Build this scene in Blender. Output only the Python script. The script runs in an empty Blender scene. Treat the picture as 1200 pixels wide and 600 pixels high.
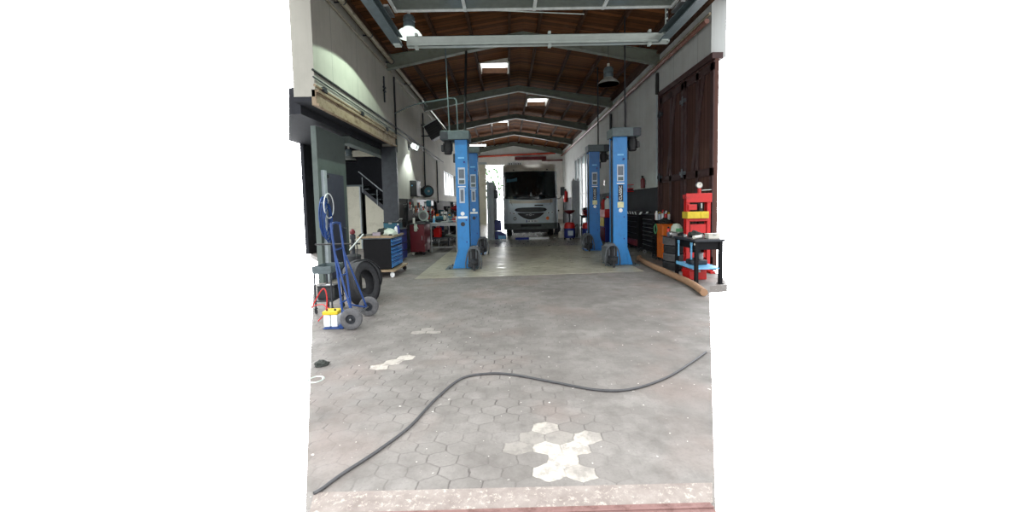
import bpy, bmesh, math, random
from mathutils import Vector, Matrix, Euler
random.seed(7)
C = bpy.context.scene.collection
PI = math.pi
def R(d): return math.radians(d)
def srgb(r, g, b):
    f = lambda c: (c/255/12.92) if c/255 <= .04045 else ((c/255+.055)/1.055)**2.4
    return (f(r), f(g), f(b), 1)

# ------------------------------------------------------------ materials
class NT:
    def __init__(s, name):
        s.m = bpy.data.materials.new(name); s.m.use_nodes = True
        s.nt = s.m.node_tree; s.nt.nodes.clear()
        s.out = s.nt.nodes.new('ShaderNodeOutputMaterial')
    def n(s, t, **kw):
        nd = s.nt.nodes.new(t)
        for k, v in kw.items(): setattr(nd, k, v)
        return nd
    def lk(s, a, b): s.nt.links.new(a, b)
    def put(s, sock, v):
        if hasattr(v, 'is_output') or isinstance(v, bpy.types.NodeSocket): s.lk(v, sock)
        else: sock.default_value = v
    def math(s, op, a, b=None, c=None):
        nd = s.n('ShaderNodeMath', operation=op); s.put(nd.inputs[0], a)
        if b is not None: s.put(nd.inputs[1], b)
        if c is not None: s.put(nd.inputs[2], c)
        return nd.outputs[0]
    def vm(s, op, a, b=None, out=0):
        nd = s.n('ShaderNodeVectorMath', operation=op); s.put(nd.inputs[0], a)
        if b is not None: s.put(nd.inputs[1], b)
        return nd.outputs['Value'] if op in ('LENGTH', 'DISTANCE', 'DOT_PRODUCT') else nd.outputs[0]
    def coord(s, k='Object'): return s.n('ShaderNodeTexCoord').outputs[k]
    def noise(s, vec, scale, detail=4, rough=.6, col=False):
        nd = s.n('ShaderNodeTexNoise'); s.put(nd.inputs['Vector'], vec)
        nd.inputs['Scale'].default_value = scale; nd.inputs['Detail'].default_value = detail
        nd.inputs['Roughness'].default_value = rough
        return nd.outputs['Color' if col else 'Fac']
    def ramp(s, f, lo, hi, a=0., b=1.):
        nd = s.n('ShaderNodeMapRange'); s.put(nd.inputs[0], f)
        nd.inputs[1].default_value = lo; nd.inputs[2].default_value = hi
        nd.inputs[3].default_value = a; nd.inputs[4].default_value = b
        return nd.outputs[0]
    def mix(s, f, a, b, mode='MIX'):
        nd = s.n('ShaderNodeMix', data_type='RGBA', blend_type=mode)
        s.put(nd.inputs[0], f); s.put(nd.inputs[6], a); s.put(nd.inputs[7], b)
        return nd.outputs[2]
    def bsdf(s, col, rough=.6, metal=0., bump=None, bstr=.3, bdist=.01, **kw):
        b = s.n('ShaderNodeBsdfPrincipled'); s.put(b.inputs['Base Color'], col)
        s.put(b.inputs['Roughness'], rough); s.put(b.inputs['Metallic'], metal)
        for k, v in kw.items(): s.put(b.inputs[k], v)
        if bump is not None:
            bp = s.n('ShaderNodeBump'); bp.inputs['Strength'].default_value = bstr
            bp.inputs['Distance'].default_value = bdist
            s.put(bp.inputs['Height'], bump); s.lk(bp.outputs[0], b.inputs['Normal'])
        s.lk(b.outputs[0], s.out.inputs[0]); return b

def mat(name, rgb, rough=.6, metal=0., var=.18, scale=9, bump=.0, **kw):
    t = NT(name); co = t.coord(); c = srgb(*rgb)
    f = t.noise(co, scale)
    f = t.ramp(f, .3, .7)
    lo = tuple(x*(1-var) for x in c[:3])+(1,); hi = tuple(min(1, x*(1+var)) for x in c[:3])+(1,)
    t.bsdf(t.mix(f, lo, hi), rough, metal, f if bump else None, bump, **kw)
    return t.m
def emit(name, rgb, strength):
    t = NT(name); e = t.n('ShaderNodeEmission'); e.inputs[0].default_value = srgb(*rgb)
    e.inputs[1].default_value = strength; t.lk(e.outputs[0], t.out.inputs[0]); return t.m
def dirty(name, rgb, dirt, rough=.5, metal=0., amt=.5, scale=5, bump=.1):
    """paint with shaped patches of grime and scuffs"""
    t = NT(name); co = t.coord()
    a = t.ramp(t.noise(co, scale, 8, .7), .5, .68)
    b = t.ramp(t.noise(co, scale*6, 5, .7), .55, .7)
    f = t.math('MULTIPLY', t.math('MAXIMUM', a, t.math('MULTIPLY', b, .6)), amt)
    t.bsdf(t.mix(f, srgb(*rgb), srgb(*dirt)), t.math('ADD', rough, t.math('MULTIPLY', f, .25)), metal, a, bump, .004)
    return t.m

M = {}
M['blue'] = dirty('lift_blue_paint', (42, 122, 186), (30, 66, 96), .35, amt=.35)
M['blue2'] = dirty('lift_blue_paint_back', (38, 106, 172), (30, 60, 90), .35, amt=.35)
M['headgrey'] = mat('grey_head_cover', (80, 92, 95), .5)
M['darkmetal'] = mat('dark_metal', (52, 55, 60), .5, .4)
M['black'] = mat('black_plastic', (22, 23, 25), .5)
M['blackpaint'] = mat('black_paint', (8, 8, 12), .7, **{'Specular IOR Level': .25})
M['cage'] = mat('grey_cage_metal', (92, 96, 100), .5, .3)
M['rubber'] = mat('rubber', (40, 41, 44), .75, var=.25, scale=20, bump=.2)
M['rubberlight'] = mat('dusty_rubber', (88, 88, 90), .85, var=.25, scale=20, bump=.2)
M['steel'] = mat('steel', (150, 152, 152), .35, .8)
M['galv'] = mat('galvanised_steel', (186, 196, 190), .38, .35, scale=6, var=.08)
M['alu'] = mat('aluminium', (200, 204, 200), .4, .3)
M['white'] = mat('white_plastic', (225, 228, 228), .4, var=.06)
M['offwhite'] = mat('off_white', (205, 203, 192), .6, var=.1)
M['red'] = dirty('red_paint', (190, 30, 28), (70, 20, 20), .4, amt=.4)
M['darkred'] = dirty('dark_red_paint', (94, 20, 28), (50, 18, 22), .4, amt=.4)
M['orange'] = dirty('orange_paint', (222, 112, 34), (130, 70, 30), .4, amt=.4)
M['yellow'] = dirty('yellow_paint', (206, 180, 34), (130, 110, 30), .5, amt=.4)
M['brightblue'] = dirty('drawer_blue', (46, 122, 186), (30, 60, 90), .4, amt=.3)
M['truckblue'] = dirty('hand_truck_blue', (27, 62, 122), (30, 40, 70), .4, amt=.3)
M['navy'] = dirty('navy_paint', (28, 44, 120), (20, 25, 50), .4, amt=.3)
M['lightblue'] = mat('light_blue_plastic', (110, 178, 222), .4)
M['green'] = mat('green_hose', (90, 160, 110), .5)
M['teal'] = mat('teal_reel', (30, 84, 100), .4)
M['tan'] = dirty('tan_hose_cloth', (150, 116, 88), (112, 84, 62), .75, amt=.5, scale=12)
M['wood'] = dirty('worktop_wood', (150, 130, 104), (70, 60, 50), .6, amt=.7, scale=8)
M['cloth'] = mat('pale_cloth', (186, 196, 182), .9, bump=.3)
M['darkcloth'] = mat('dark_cloth', (44, 48, 44), .9, bump=.3)
M['skinpink'] = mat('grey_pink_box', (150, 140, 150), .7)
M['slate'] = mat('slate_door_paint', (54, 58, 72), .6, var=.08)
M['greywall'] = dirty('grey_green_wall_paint', (92, 102, 98), (70, 76, 74), .8, amt=.4, scale=2)
M['cream'] = dirty('cream_panel', (206, 204, 186), (150, 145, 125), .7, amt=.4, scale=3)
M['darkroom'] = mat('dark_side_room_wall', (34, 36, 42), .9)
M['lintel'] = dirty('brown_lintel_paint', (150, 132, 108), (88, 66, 50), .7, amt=.8, scale=6)
M['truss'] = dirty('truss_grey_green_paint', (112, 118, 106), (90, 86, 74), .6, amt=.5, scale=4)
M['pipe'] = dirty('insulated_pipe', (150, 142, 122), (80, 72, 60), .6, amt=.6, scale=10)
M['copper'] = dirty('red_brown_pipe', (128, 84, 70), (84, 56, 46), .45, amt=.5, scale=10)
M['redpipe'] = mat('red_pipe', (198, 84, 64), .5)
M['cable'] = mat('black_cable', (24, 24, 26), .6)
M['hose'] = mat('rubber_hose', (62, 62, 64), .55, scale=30)
M['concrete'] = mat('concrete', (176, 170, 162), .85, bump=.3)
M['greycol'] = mat('light_grey_paint', (168, 178, 182), .5, var=.1)
M['brown'] = None
M['label'] = mat('white_label', (178, 188, 200), .5, var=.12, scale=40)
M['labelgrey'] = mat('grey_label_print', (96, 104, 116), .5, scale=60)
M['stickeryellow'] = mat('cream_sticker', (206, 204, 160), .5)
M['rvsilver'] = mat('rv_blue_silver_paint', (192, 204, 210), .3, .1, var=.04)
M['rvchamp'] = mat('rv_champagne_paint', (176, 172, 160), .3, .2, var=.05)
M['rvdark'] = mat('rv_dark_bumper', (84, 90, 88), .5)
M['rvwhite'] = mat('rv_white_side', (210, 212, 208), .4, var=.05)
M['glassdark'] = mat('tinted_windscreen_glass', (14, 26, 28), .08, 0, var=.5, scale=3, **{'Specular IOR Level': .6})
M['lens'] = mat('headlight_lens', (225, 232, 238), .15)
M['amber'] = mat('amber_lens', (222, 120, 70), .25)
M['mirror'] = mat('mirror_shell', (60, 66, 66), .4)
M['hazy'] = mat('grey_heater_body', (34, 37, 39), .5)
M['lampshade'] = mat('aluminium_lamp_reflector', (190, 196, 190), .35, .5)
M['foliage'] = mat('green_foliage', (96, 130, 90), .8, var=.4, scale=3)
M['glow'] = emit('lamp_glow', (240, 250, 245), 14)
M['glowshade'] = emit('lit_lamp_dome', (226, 240, 232), 1.3)
M['glow2'] = emit('tube_glow', (250, 252, 255), 55)

def plaster(name, top, low, zsplit, stain):
    """painted wall: upper coat, darker painted dado below zsplit, hairline joints and grime"""
    t = NT(name); co = t.coord(); sp = t.n('ShaderNodeSeparateXYZ'); t.lk(co, sp.inputs[0])
    z, y = sp.outputs[2], sp.outputs[1]
    st = t.ramp(t.noise(co, 1.3, 8, .65), .45, .75)
    strk = t.n('ShaderNodeMapping'); strk.inputs['Scale'].default_value = (6, 6, .4); t.lk(co, strk.inputs[0])
    st2 = t.ramp(t.noise(strk.outputs[0], 1.2, 5, .6), .5, .75)
    col = t.mix(t.math('MULTIPLY', st, .5), srgb(*top), srgb(*stain))
    col = t.mix(t.math('MULTIPLY', st2, .35), col, srgb(*stain))
    # panel joints every 1.2 m
    fr = t.math('FRACT', t.math('DIVIDE', y, 1.2)); jt = t.math('LESS_THAN', fr, .012)
    col = t.mix(t.math('MULTIPLY', jt, .5), col, srgb(90, 90, 88))
    edge = t.math('ADD', z, t.math('MULTIPLY', t.noise(co, 14, 3), .03))
    lo = t.math('LESS_THAN', edge, zsplit+.015)
    lowc = t.mix(st, srgb(*low), tuple(c*.6 for c in srgb(*low)[:3])+(1,))
    col = t.mix(lo, col, lowc)
    t.bsdf(col, .85, 0, t.noise(co, 60, 3), .15, .004)
    return t.m
M['wallL'] = plaster('left_wall_plaster', (176, 174, 164), (44, 40, 38), 1.7, (150, 148, 138))
M['wallR'] = plaster('right_wall_plaster', (188, 192, 190), (46, 48, 54), 1.85, (160, 160, 156))
M['wallB'] = plaster('back_wall_plaster', (226, 226, 222), (190, 188, 182), .3, (196, 194, 186))

def planks(name, a, b, w, axis):
    """boards running across; axis = coordinate that steps from board to board"""
    t = NT(name); co = t.coord(); sp = t.n('ShaderNodeSeparateXYZ'); t.lk(co, sp.inputs[0])
    s = t.math('DIVIDE', sp.outputs[axis], w); idx = t.math('FLOOR', s); fr = t.math('FRACT', s)
    wn = t.n('ShaderNodeTexWhiteNoise', noise_dimensions='1D'); t.lk(idx, wn.inputs['W'])
    mp = t.n('ShaderNodeMapping'); sc = [1.2, 1.2, 1.2]; sc[axis] = 14; mp.inputs['Scale'].default_value = sc
    t.lk(co, mp.inputs[0])
    g = t.noise(mp.outputs[0], 3, 6, .65)
    f = t.math('ADD', t.math('MULTIPLY', wn.outputs[0], .5), t.math('MULTIPLY', g, .5))
    col = t.mix(f, srgb(*a), srgb(*b))
    gap = t.math('LESS_THAN', fr, .07)
    col = t.mix(gap, col, srgb(24, 16, 12))
    t.bsdf(col, .95, 0, t.math('SUBTRACT', g, gap), .3, .01, **{'Specular IOR Level': .12})
    return t.m
M['ceil'] = planks('roof_boards', (48, 31, 20), (130, 83, 48), .14, 1)
M['doorwood'] = planks('brown_stained_door_boards', (72, 50, 45), (98, 72, 65), .13, 1)
M['doorframe'] = mat('brown_door_frame', (62, 38, 36), .7)
M['purlin'] = mat('dark_purlin_timber', (72, 50, 36), .9, **{'Specular IOR Level': .15})

def pavers():
    t = NT('interlocking_concrete_pavers'); co = t.coord()
    W, Hh = .172, .105                       # stone width and row height
    warp = t.vm('SUBTRACT', t.noise(co, 5, 2, .5, col=True), (.5, .5, .5))
    wv = t.n('ShaderNodeVectorMath', operation='SCALE'); t.lk(warp, wv.inputs[0]); wv.inputs[3].default_value = .05
    w2 = t.vm('SUBTRACT', t.noise(co, 16, 2, .5, col=True), (.5, .5, .5))
    wv2 = t.n('ShaderNodeVectorMath', operation='SCALE'); t.lk(w2, wv2.inputs[0]); wv2.inputs[3].default_value = .03
    p = t.vm('ADD', t.vm('ADD', co, wv.outputs[0]), wv2.outputs[0])
    mp = t.n('ShaderNodeMapping', vector_type='TEXTURE'); mp.inputs['Rotation'].default_value = (0, 0, R(-3)); t.lk(p, mp.inputs[0])
    # regular pointy-top hex lattice: unit width, row pitch .866
    q = t.vm('MULTIPLY', mp.outputs[0], (1/W, .866/Hh, 0))
    r, h = (1, 1.732, 1), (.5, .866, .5)
    a = t.vm('SUBTRACT', t.vm('MODULO', t.vm('ADD', q, (200, 346.4, 0)), r), h)
    b = t.vm('SUBTRACT', t.vm('MODULO', t.vm('ADD', q, (200.5, 347.266, 0)), r), h)
    def flat(v): return t.vm('MULTIPLY', v, (1, 1, 0))
    a, b = flat(a), flat(b)
    la, lb = t.vm('LENGTH', a), t.vm('LENGTH', b)
    sel = t.math('LESS_THAN', la, lb)
    mx = t.n('ShaderNodeMix', data_type='VECTOR'); t.lk(sel, mx.inputs[0]); t.lk(b, mx.inputs[4]); t.lk(a, mx.inputs[5])
    gv = mx.outputs[1]
    cell = t.vm('SUBTRACT', q, gv)
    ab = t.vm('ABSOLUTE', gv)
    sx = t.n('ShaderNodeSeparateXYZ'); t.lk(ab, sx.inputs[0])
    hd = t.math('MAXIMUM', sx.outputs[0], t.vm('DOT_PRODUCT', ab, (.5, .866, 0)))
    e = t.math('SUBTRACT', .5, hd)           # distance to joint
    rc = t.vm('MULTIPLY', cell, (W, Hh/.866, 0))
    wn = t.n('ShaderNodeTexWhiteNoise', noise_dimensions='3D')
    t.lk(t.vm('FLOOR', t.vm('MULTIPLY', t.vm('ADD', cell, (.25, .25, 0)), (2, 1.15, 0))), wn.inputs['Vector'])
    rnd = wn.outputs[0]
    wear = t.noise(co, .9, 7, .65); wear2 = t.noise(co, 3.2, 8, .7); fine = t.noise(co, 55, 4, .7)
    base = t.mix(t.ramp(rnd, 0, 1, .2, .8), srgb(116, 112, 108), srgb(136, 132, 128))
    base = t.mix(t.math('MULTIPLY', t.ramp(wear, .38, .62), .65), base, srgb(94, 90, 86))
    base = t.mix(t.math('MULTIPLY', t.ramp(wear2, .45, .68), .6), base, srgb(82, 78, 74))
    red = t.ramp(t.noise(co, 1.1, 3, .5), .52, .66)
    base = t.mix(t.math('MULTIPLY', red, .4), base, srgb(128, 112, 105))
    base = t.mix(t.math('MULTIPLY', t.ramp(fine, .52, .68), .5), base, srgb(96, 92, 88))
    # oil spots
    vo = t.n('ShaderNodeTexVoronoi'); vo.inputs['Scale'].default_value = 1.7; t.lk(co, vo.inputs[0])
    base = t.mix(t.math('MULTIPLY', t.ramp(vo.outputs['Distance'], .07, .035), .5), base, srgb(92, 88, 88))
    # whitened stones round a few spills
    tot = None
    for (x, y, rr, k) in ((.08, 2.32, .15, .75), (-.04, 2.26, .1, .55), (.29, 2.24, .13, .75), (.17, 2.07, .12, .75), (-1.3, 3.42, .13, .7), (-1.2, 3.55, .1, .7), (-1.18, 4.36, .13, .35), (-1.55, 3.05, .06, .8)):
        d = t.vm('DISTANCE', rc, (x, y, 0)); m_ = t.math('MULTIPLY', t.math('MULTIPLY', t.math('LESS_THAN', d, rr), k), t.ramp(rnd, .1, .35, .3, 1))
        tot = m_ if tot is None else t.math('MAXIMUM', tot, m_)
    tot = t.math('MULTIPLY', tot, t.math('MULTIPLY', t.ramp(wear2, .35, .5, .25, 1), t.ramp(t.noise(co, 14, 5, .7), .4, .52, .45, 1)))
    base = t.mix(tot, base, srgb(190, 184, 174))
    specks = t.ramp(t.noise(co, 24, 2, .5), .72, .76)
    base = t.mix(t.math('MULTIPLY', specks, .8), base, srgb(225, 220, 212))
    # joints, filled with dust in places
    sxy = t.n('ShaderNodeSeparateXYZ'); t.lk(co, sxy.inputs[0])
    polish = t.ramp(t.math('ADD', sxy.outputs[0], t.math('MULTIPLY', t.noise(co, .8, 4, .6), 3.)), 1.45, 2.3, 1, .1)   # right half is filled with fines
    dust = t.math('MULTIPLY', t.ramp(t.noise(co, 1.6, 4, .6), .40, .6, 1, .15), polish)
    vert = t.ramp(t.math('SUBTRACT', sx.outputs[0], t.vm('DOT_PRODUCT', ab, (.5, .866, 0))), -.05, .05, .45, 1)
    j = t.math('MULTIPLY', t.math('MULTIPLY', t.ramp(e, .014, .04, 1, 0), dust), vert)
    base = t.mix(t.math('MULTIPLY', j, .85), base, srgb(62, 56, 54))
    hgt = t.math('ADD', t.math('MULTIPLY', t.ramp(e, 0, .06, 0, 1), dust), t.math('MULTIPLY', fine, .12))
    t.bsdf(base, t.ramp(wear2, .3, .7, .55, .85), 0, hgt, .35, .006)
    return t.m
M['paver'] = pavers()

def slab():
    t = NT('worn_painted_concrete'); co = t.coord()
    a = t.noise(co, 1.4, 8, .65); b = t.noise(co, 9, 8, .7)
    mp = t.n('ShaderNodeMapping'); mp.inputs['Scale'].default_value = (1, 4, 1); t.lk(co, mp.inputs[0])
    s = t.noise(mp.outputs[0], 2.2, 6, .65)
    c = t.mix(t.ramp(a, .35, .7), srgb(164, 160, 143), srgb(128, 123, 109))
    c = t.mix(t.math('MULTIPLY', t.ramp(s, .5, .7), .7), c, srgb(108, 104, 94))
    c = t.mix(t.math('MULTIPLY', t.ramp(b, .6, .72), .6), c, srgb(206, 202, 190))
    t.bsdf(c, t.ramp(s, .35, .65, .22, .6), 0, b, .15, .004)
    return t.m
M['slab'] = slab()
def wetfloor():
    t = NT('dark_oily_concrete'); co = t.coord()
    a = t.noise(co, 1.1, 7, .6); b = t.noise(co, 6, 6, .7)
    c = t.mix(t.ramp(a, .35, .7), srgb(140, 136, 128), srgb(100, 96, 90))
    t.bsdf(c, t.ramp(b, .3, .7, .15, .5), 0, b, .1, .004)
    return t.m
M['wet'] = wetfloor()
def strip():
    t = NT('chipped_threshold_concrete'); co = t.coord()
    a = t.noise(co, 6, 8, .7); b = t.noise(co, 30, 6, .8)
    c = t.mix(t.ramp(a, .35, .65), srgb(116, 106, 101), srgb(142, 134, 128))
    c = t.mix(t.math('MULTIPLY', t.ramp(b, .54, .62), .7), c, srgb(178, 170, 160))
    c = t.mix(t.math('MULTIPLY', t.ramp(b, .42, .36), .4), c, srgb(128, 116, 110))
    t.bsdf(c, .85, 0, b, .4, .006); return t.m
M['strip'] = strip()
M['sill'] = dirty('rusty_door_sill', (128, 98, 94), (84, 56, 50), .6, .3, amt=.8, scale=8)
def pane(name, rgb, tr):
    t = NT(name); a = t.n('ShaderNodeBsdfTransparent'); a.inputs[0].default_value = srgb(*rgb)
    b = t.n('ShaderNodeBsdfTranslucent'); b.inputs[0].default_value = srgb(*rgb)
    g = t.n('ShaderNodeBsdfGlossy'); g.inputs[1].default_value = .1
    x = t.n('ShaderNodeMixShader'); x.inputs[0].default_value = tr; t.lk(a.outputs[0], x.inputs[1]); t.lk(b.outputs[0], x.inputs[2])
    y = t.n('ShaderNodeMixShader'); y.inputs[0].default_value = .1; t.lk(x.outputs[0], y.inputs[1]); t.lk(g.outputs[0], y.inputs[2])
    t.lk(y.outputs[0], t.out.inputs[0]); return t.m
M['skypane'] = pane('frosted_skylight', (240, 240, 240), .6)
M['doorglass'] = pane('tinted_door_glass', (150, 156, 156), .7)
M['doorpane'] = mat('milky_door_pane', (92, 98, 92), .25, var=.1)

# ------------------------------------------------------------ mesh builder
class MB:
    def __init__(s): s.b = bmesh.new()
    def _x(s, vs, M4):
        for v in vs: v.co = M4 @ v.co
    def box(s, x0, x1, y0, y1, z0, z1, rot=None, piv=None):
        vs = [s.b.verts.new((x, y, z)) for x in (x0, x1) for y in (y0, y1) for z in (z0, z1)]
        for f in ((0, 1, 3, 2), (4, 6, 7, 5), (0, 4, 5, 1), (2, 3, 7, 6), (0, 2, 6, 4), (1, 5, 7, 3)):
            s.b.faces.new([vs[i] for i in f])
        if rot:
            pv = Vector(piv or ((x0+x1)/2, (y0+y1)/2, (z0+z1)/2))
            s._x(vs, Matrix.Translation(pv) @ Euler(rot).to_matrix().to_4x4() @ Matrix.Translation(-pv))
        return s
    def cyl(s, p0, p1, r, r2=None, n=20, cap=True):
        p0, p1 = Vector(p0), Vector(p1); d = p1-p0; r2 = r if r2 is None else r2
        q = d.to_track_quat('Z', 'Y').to_matrix()
        A, B = [], []
        for i in range(n):
            a = 2*PI*i/n; u = q @ Vector((math.cos(a), math.sin(a), 0))
            A.append(s.b.verts.new(p0+u*r)); B.append(s.b.verts.new(p1+u*r2))
        for i in range(n): s.b.faces.new((A[i], A[(i+1) % n], B[(i+1) % n], B[i]))
        if cap: s.b.faces.new(A[::-1]); s.b.faces.new(B)
        return s
    def lathe(s, prof, c=(0, 0, 0), axis=(0, 0, 1), n=28, closed=False):
        """prof: (r, h) pairs; closed joins last to first (a ring such as a tyre)"""
        q = Vector(axis).to_track_quat('Z', 'Y').to_matrix(); c = Vector(c); rings = []
        for (r, h) in prof:
            rings.append([s.b.verts.new(c + q @ Vector((r*math.cos(2*PI*i/n), r*math.sin(2*PI*i/n), h))) for i in range(n)])
        m = len(rings)
        for k in range(m if closed else m-1):
            A, B = rings[k], rings[(k+1) % m]
            for i in range(n): s.b.faces.new((A[i], A[(i+1) % n], B[(i+1) % n], B[i]))
        if not closed:
            if prof[0][0] > 1e-4: s.b.faces.new(rings[0][::-1])
            if prof[-1][0] > 1e-4: s.b.faces.new(rings[-1])
        return s
    def tube(s, pts, r, n=10, cap=True, rfn=None):
        pts = [Vector(p) for p in pts]; rings = []; prev = None
        for k, p in enumerate(pts):
            d = (pts[min(k+1, len(pts)-1)] - pts[max(k-1, 0)]).normalized()
            up = prev if prev is not None else (Vector((0, 0, 1)) if abs(d.z) < .9 else Vector((1, 0, 0)))
            a = (up - d*up.dot(d)).normalized(); b = d.cross(a); prev = a
            rr = rfn(k) if rfn else r
            rings.append([s.b.verts.new(p + a*rr*math.cos(2*PI*i/n) + b*rr*math.sin(2*PI*i/n)) for i in range(n)])
        for A, B in zip(rings, rings[1:]):
            for i in range(n): s.b.faces.new((A[i], A[(i+1) % n], B[(i+1) % n], B[i]))
        if cap: s.b.faces.new(rings[0][::-1]); s.b.faces.new(rings[-1])
        return s
    def prism(s, poly, axis, a, b):
        """poly of 2-D points extruded along axis 'x','y' or 'z' from a to b"""
        f = {'x': lambda u, v, w: (w, u, v), 'y': lambda u, v, w: (u, w, v), 'z': lambda u, v, w: (u, v, w)}[axis]
        A = [s.b.verts.new(f(u, v, a)) for u, v in poly]; B = [s.b.verts.new(f(u, v, b)) for u, v in poly]
        n = len(poly)
        for i in range(n): s.b.faces.new((A[i], A[(i+1) % n], B[(i+1) % n], B[i]))
        s.b.faces.new(A[::-1]); s.b.faces.new(B); return s
    def ball(s, c, r, sc=(1, 1, 1), u=16, v=10):
        g = bmesh.ops.create_uvsphere(s.b, u_segments=u, v_segments=v, radius=r)
        for w in g['verts']: w.co = Vector((w.co.x*sc[0], w.co.y*sc[1], w.co.z*sc[2])) + Vector(c)
        return s
    def lump(s, c, sx, sy, sz, seed=0, n=18):
        """crumpled heap (cloth, bag) sitting on z = c.z"""
        rnd = random.Random(seed); g = bmesh.ops.create_uvsphere(s.b, u_segments=n, v_segments=n//2+2, radius=1)
        from mathutils import noise as mn
        for w in g['verts']:
            d = mn.noise(w.co*2.3+Vector((seed*3.1, 0, 0)))*.45 + mn.noise(w.co*6+Vector((0, seed*1.7, 0)))*.16
            p = w.co*(1+d); p.z = max(p.z, -.35)+.35
            w.co = Vector((c[0]+p.x*sx, c[1]+p.y*sy, c[2]+p.z*sz*.8))
        return s
    def build(s, name, m, parent=None, smooth=True, bevel=0):
        bmesh.ops.recalc_face_normals(s.b, faces=s.b.faces)
        me = bpy.data.meshes.new(name); s.b.to_mesh(me); s.b.free()
        if smooth:
            for p in me.polygons: p.use_smooth = True
            me.set_sharp_from_angle(angle=R(38))
        me.materials.append(m if not isinstance(m, str) else M[m])
        o = bpy.data.objects.new(name, me); C.objects.link(o); o.parent = parent
        if bevel:
            b = o.modifiers.new('bevel', 'BEVEL'); b.width = bevel; b.segments = 2; b.limit_method = 'ANGLE'
        return o
def tag(o, label, cat, group=None, kind=None):
    if label: o['label'] = label
    if cat: o['category'] = cat
    if group: o['group'] = group
    if kind: o['kind'] = kind
    return o
def thing(name, loc, label, cat, rz=0, group=None):
    o = bpy.data.objects.new(name, None); C.objects.link(o); o.location = loc
    o.rotation_euler = (0, 0, rz); o.empty_display_size = .2
    return tag(o, label, cat, group)
def struct(name, mb, m, **k):
    o = mb.build(name, m, **k); o['kind'] = 'structure'; return o
def dup(root, loc, label=None, rz=None, scale=None, group=None, mats=None):
    r = root.copy(); C.objects.link(r); r.location = loc
    if rz is not None: r.rotation_euler = (0, 0, rz)
    if scale: r.scale = scale
    if label: r['label'] = label
    if group: r['group'] = group
    for ch in list(root.children):
        c = ch.copy(); C.objects.link(c); c.parent = r
        for g in list(ch.children):
            d = g.copy(); C.objects.link(d); d.parent = c
    return r
def text(name, body, size, m, parent, loc, rot, ext=.001):
    cu = bpy.data.curves.new(name, 'FONT'); cu.body = body; cu.size = size; cu.extrude = ext
    cu.align_x = 'CENTER'; cu.align_y = 'CENTER'; cu.materials.append(M[m])
    o = bpy.data.objects.new(name, cu); C.objects.link(o); o.parent = parent
    o.location = loc; o.rotation_euler = rot
    bpy.context.view_layer.update()
    me = bpy.data.meshes.new_from_object(o.evaluated_get(bpy.context.evaluated_depsgraph_get())); me.name = name
    n = bpy.data.objects.new(name, me); C.objects.link(n); n.parent = parent; n.location = loc; n.rotation_euler = rot
    bpy.data.objects.remove(o); return n
def catmull(pts, n=10):
    P = [Vector(p) for p in pts]; P = [P[0]*2-P[1]] + P + [P[-1]*2-P[-2]]; out = []
    for i in range(1, len(P)-2):
        for k in range(n):
            t = k/n; a, b, c, d = P[i-1:i+3]
            out.append(.5*((2*b)+(c-a)*t+(2*a-5*b+4*c-d)*t*t+(-a+3*b-3*c+d)*t**3))
    out.append(P[-2]); return out
# ------------------------------------------------------------ camera, sky, exposure
XL, XR, YB, EAVE, RIDGE, XC = -3.14, 4.14, 28.8, 5.55, 6.1, .5
cam = bpy.data.objects.new('camera', bpy.data.cameras.new('camera')); C.objects.link(cam)
cam.data.sensor_fit = 'HORIZONTAL'; cam.data.sensor_width = 36; cam.data.lens = 36*450/1200
cam.data.shift_y = -31.787/1200; cam.data.clip_start = .05; cam.data.clip_end = 200
cam.matrix_world = Matrix.Translation((0, 0, 1.45)) @ Matrix.Rotation(R(-.560), 4, 'Z') @ Matrix.Rotation(R(90-3.6), 4, 'X') @ Matrix.Rotation(R(-1.2), 4, 'Z')
bpy.context.scene.camera = cam
w = bpy.data.worlds.new('overcast_sky'); bpy.context.scene.world = w; w.use_nodes = True
bgn = w.node_tree.nodes['Background']; bgn.inputs[0].default_value = (.97, .985, 1, 1); 
_t = w.node_tree; _tc = _t.nodes.new('ShaderNodeTexCoord'); _sp = _t.nodes.new('ShaderNodeSeparateXYZ'); _mr = _t.nodes.new('ShaderNodeMapRange')
_t.links.new(_tc.outputs['Generated'], _sp.inputs[0]); _t.links.new(_sp.outputs[2], _mr.inputs[0])
_mr.inputs[1].default_value = 0; _mr.inputs[2].default_value = 1; _mr.inputs[3].default_value = 0; _mr.inputs[4].default_value = 5   # overcast: brighter towards the zenith
_m2 = _t.nodes.new('ShaderNodeMapRange'); _t.links.new(_sp.outputs[2], _m2.inputs[0])
_m2.inputs[1].default_value = -.03; _m2.inputs[2].default_value = .03; _m2.inputs[3].default_value = 1.02; _m2.inputs[4].default_value = 1.12   # pale ground haze below, sky above
_ad = _t.nodes.new('ShaderNodeMath'); _ad.operation = 'ADD'; _t.links.new(_mr.outputs[0], _ad.inputs[0]); _t.links.new(_m2.outputs[0], _ad.inputs[1])
_m3 = _t.nodes.new('ShaderNodeMapRange'); _t.links.new(_sp.outputs[1], _m3.inputs[0])   # sky boost added behind the building to light the rear of the hall
_m3.inputs[1].default_value = .5; _m3.inputs[2].default_value = 1; _m3.inputs[3].default_value = 0; _m3.inputs[4].default_value = 14
_a2 = _t.nodes.new('ShaderNodeMath'); _a2.operation = 'ADD'; _t.links.new(_ad.outputs[0], _a2.inputs[0]); _t.links.new(_m3.outputs[0], _a2.inputs[1])
_t.links.new(_a2.outputs[0], bgn.inputs[1])
vs = bpy.context.scene.view_settings
vs.view_transform = 'Standard'; vs.look = 'None'; vs.gamma = 1; vs.exposure = 0.1; vs.use_curve_mapping = False

def roofz(x): return RIDGE - (RIDGE-EAVE)*abs(x-XC)/3.64

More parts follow.
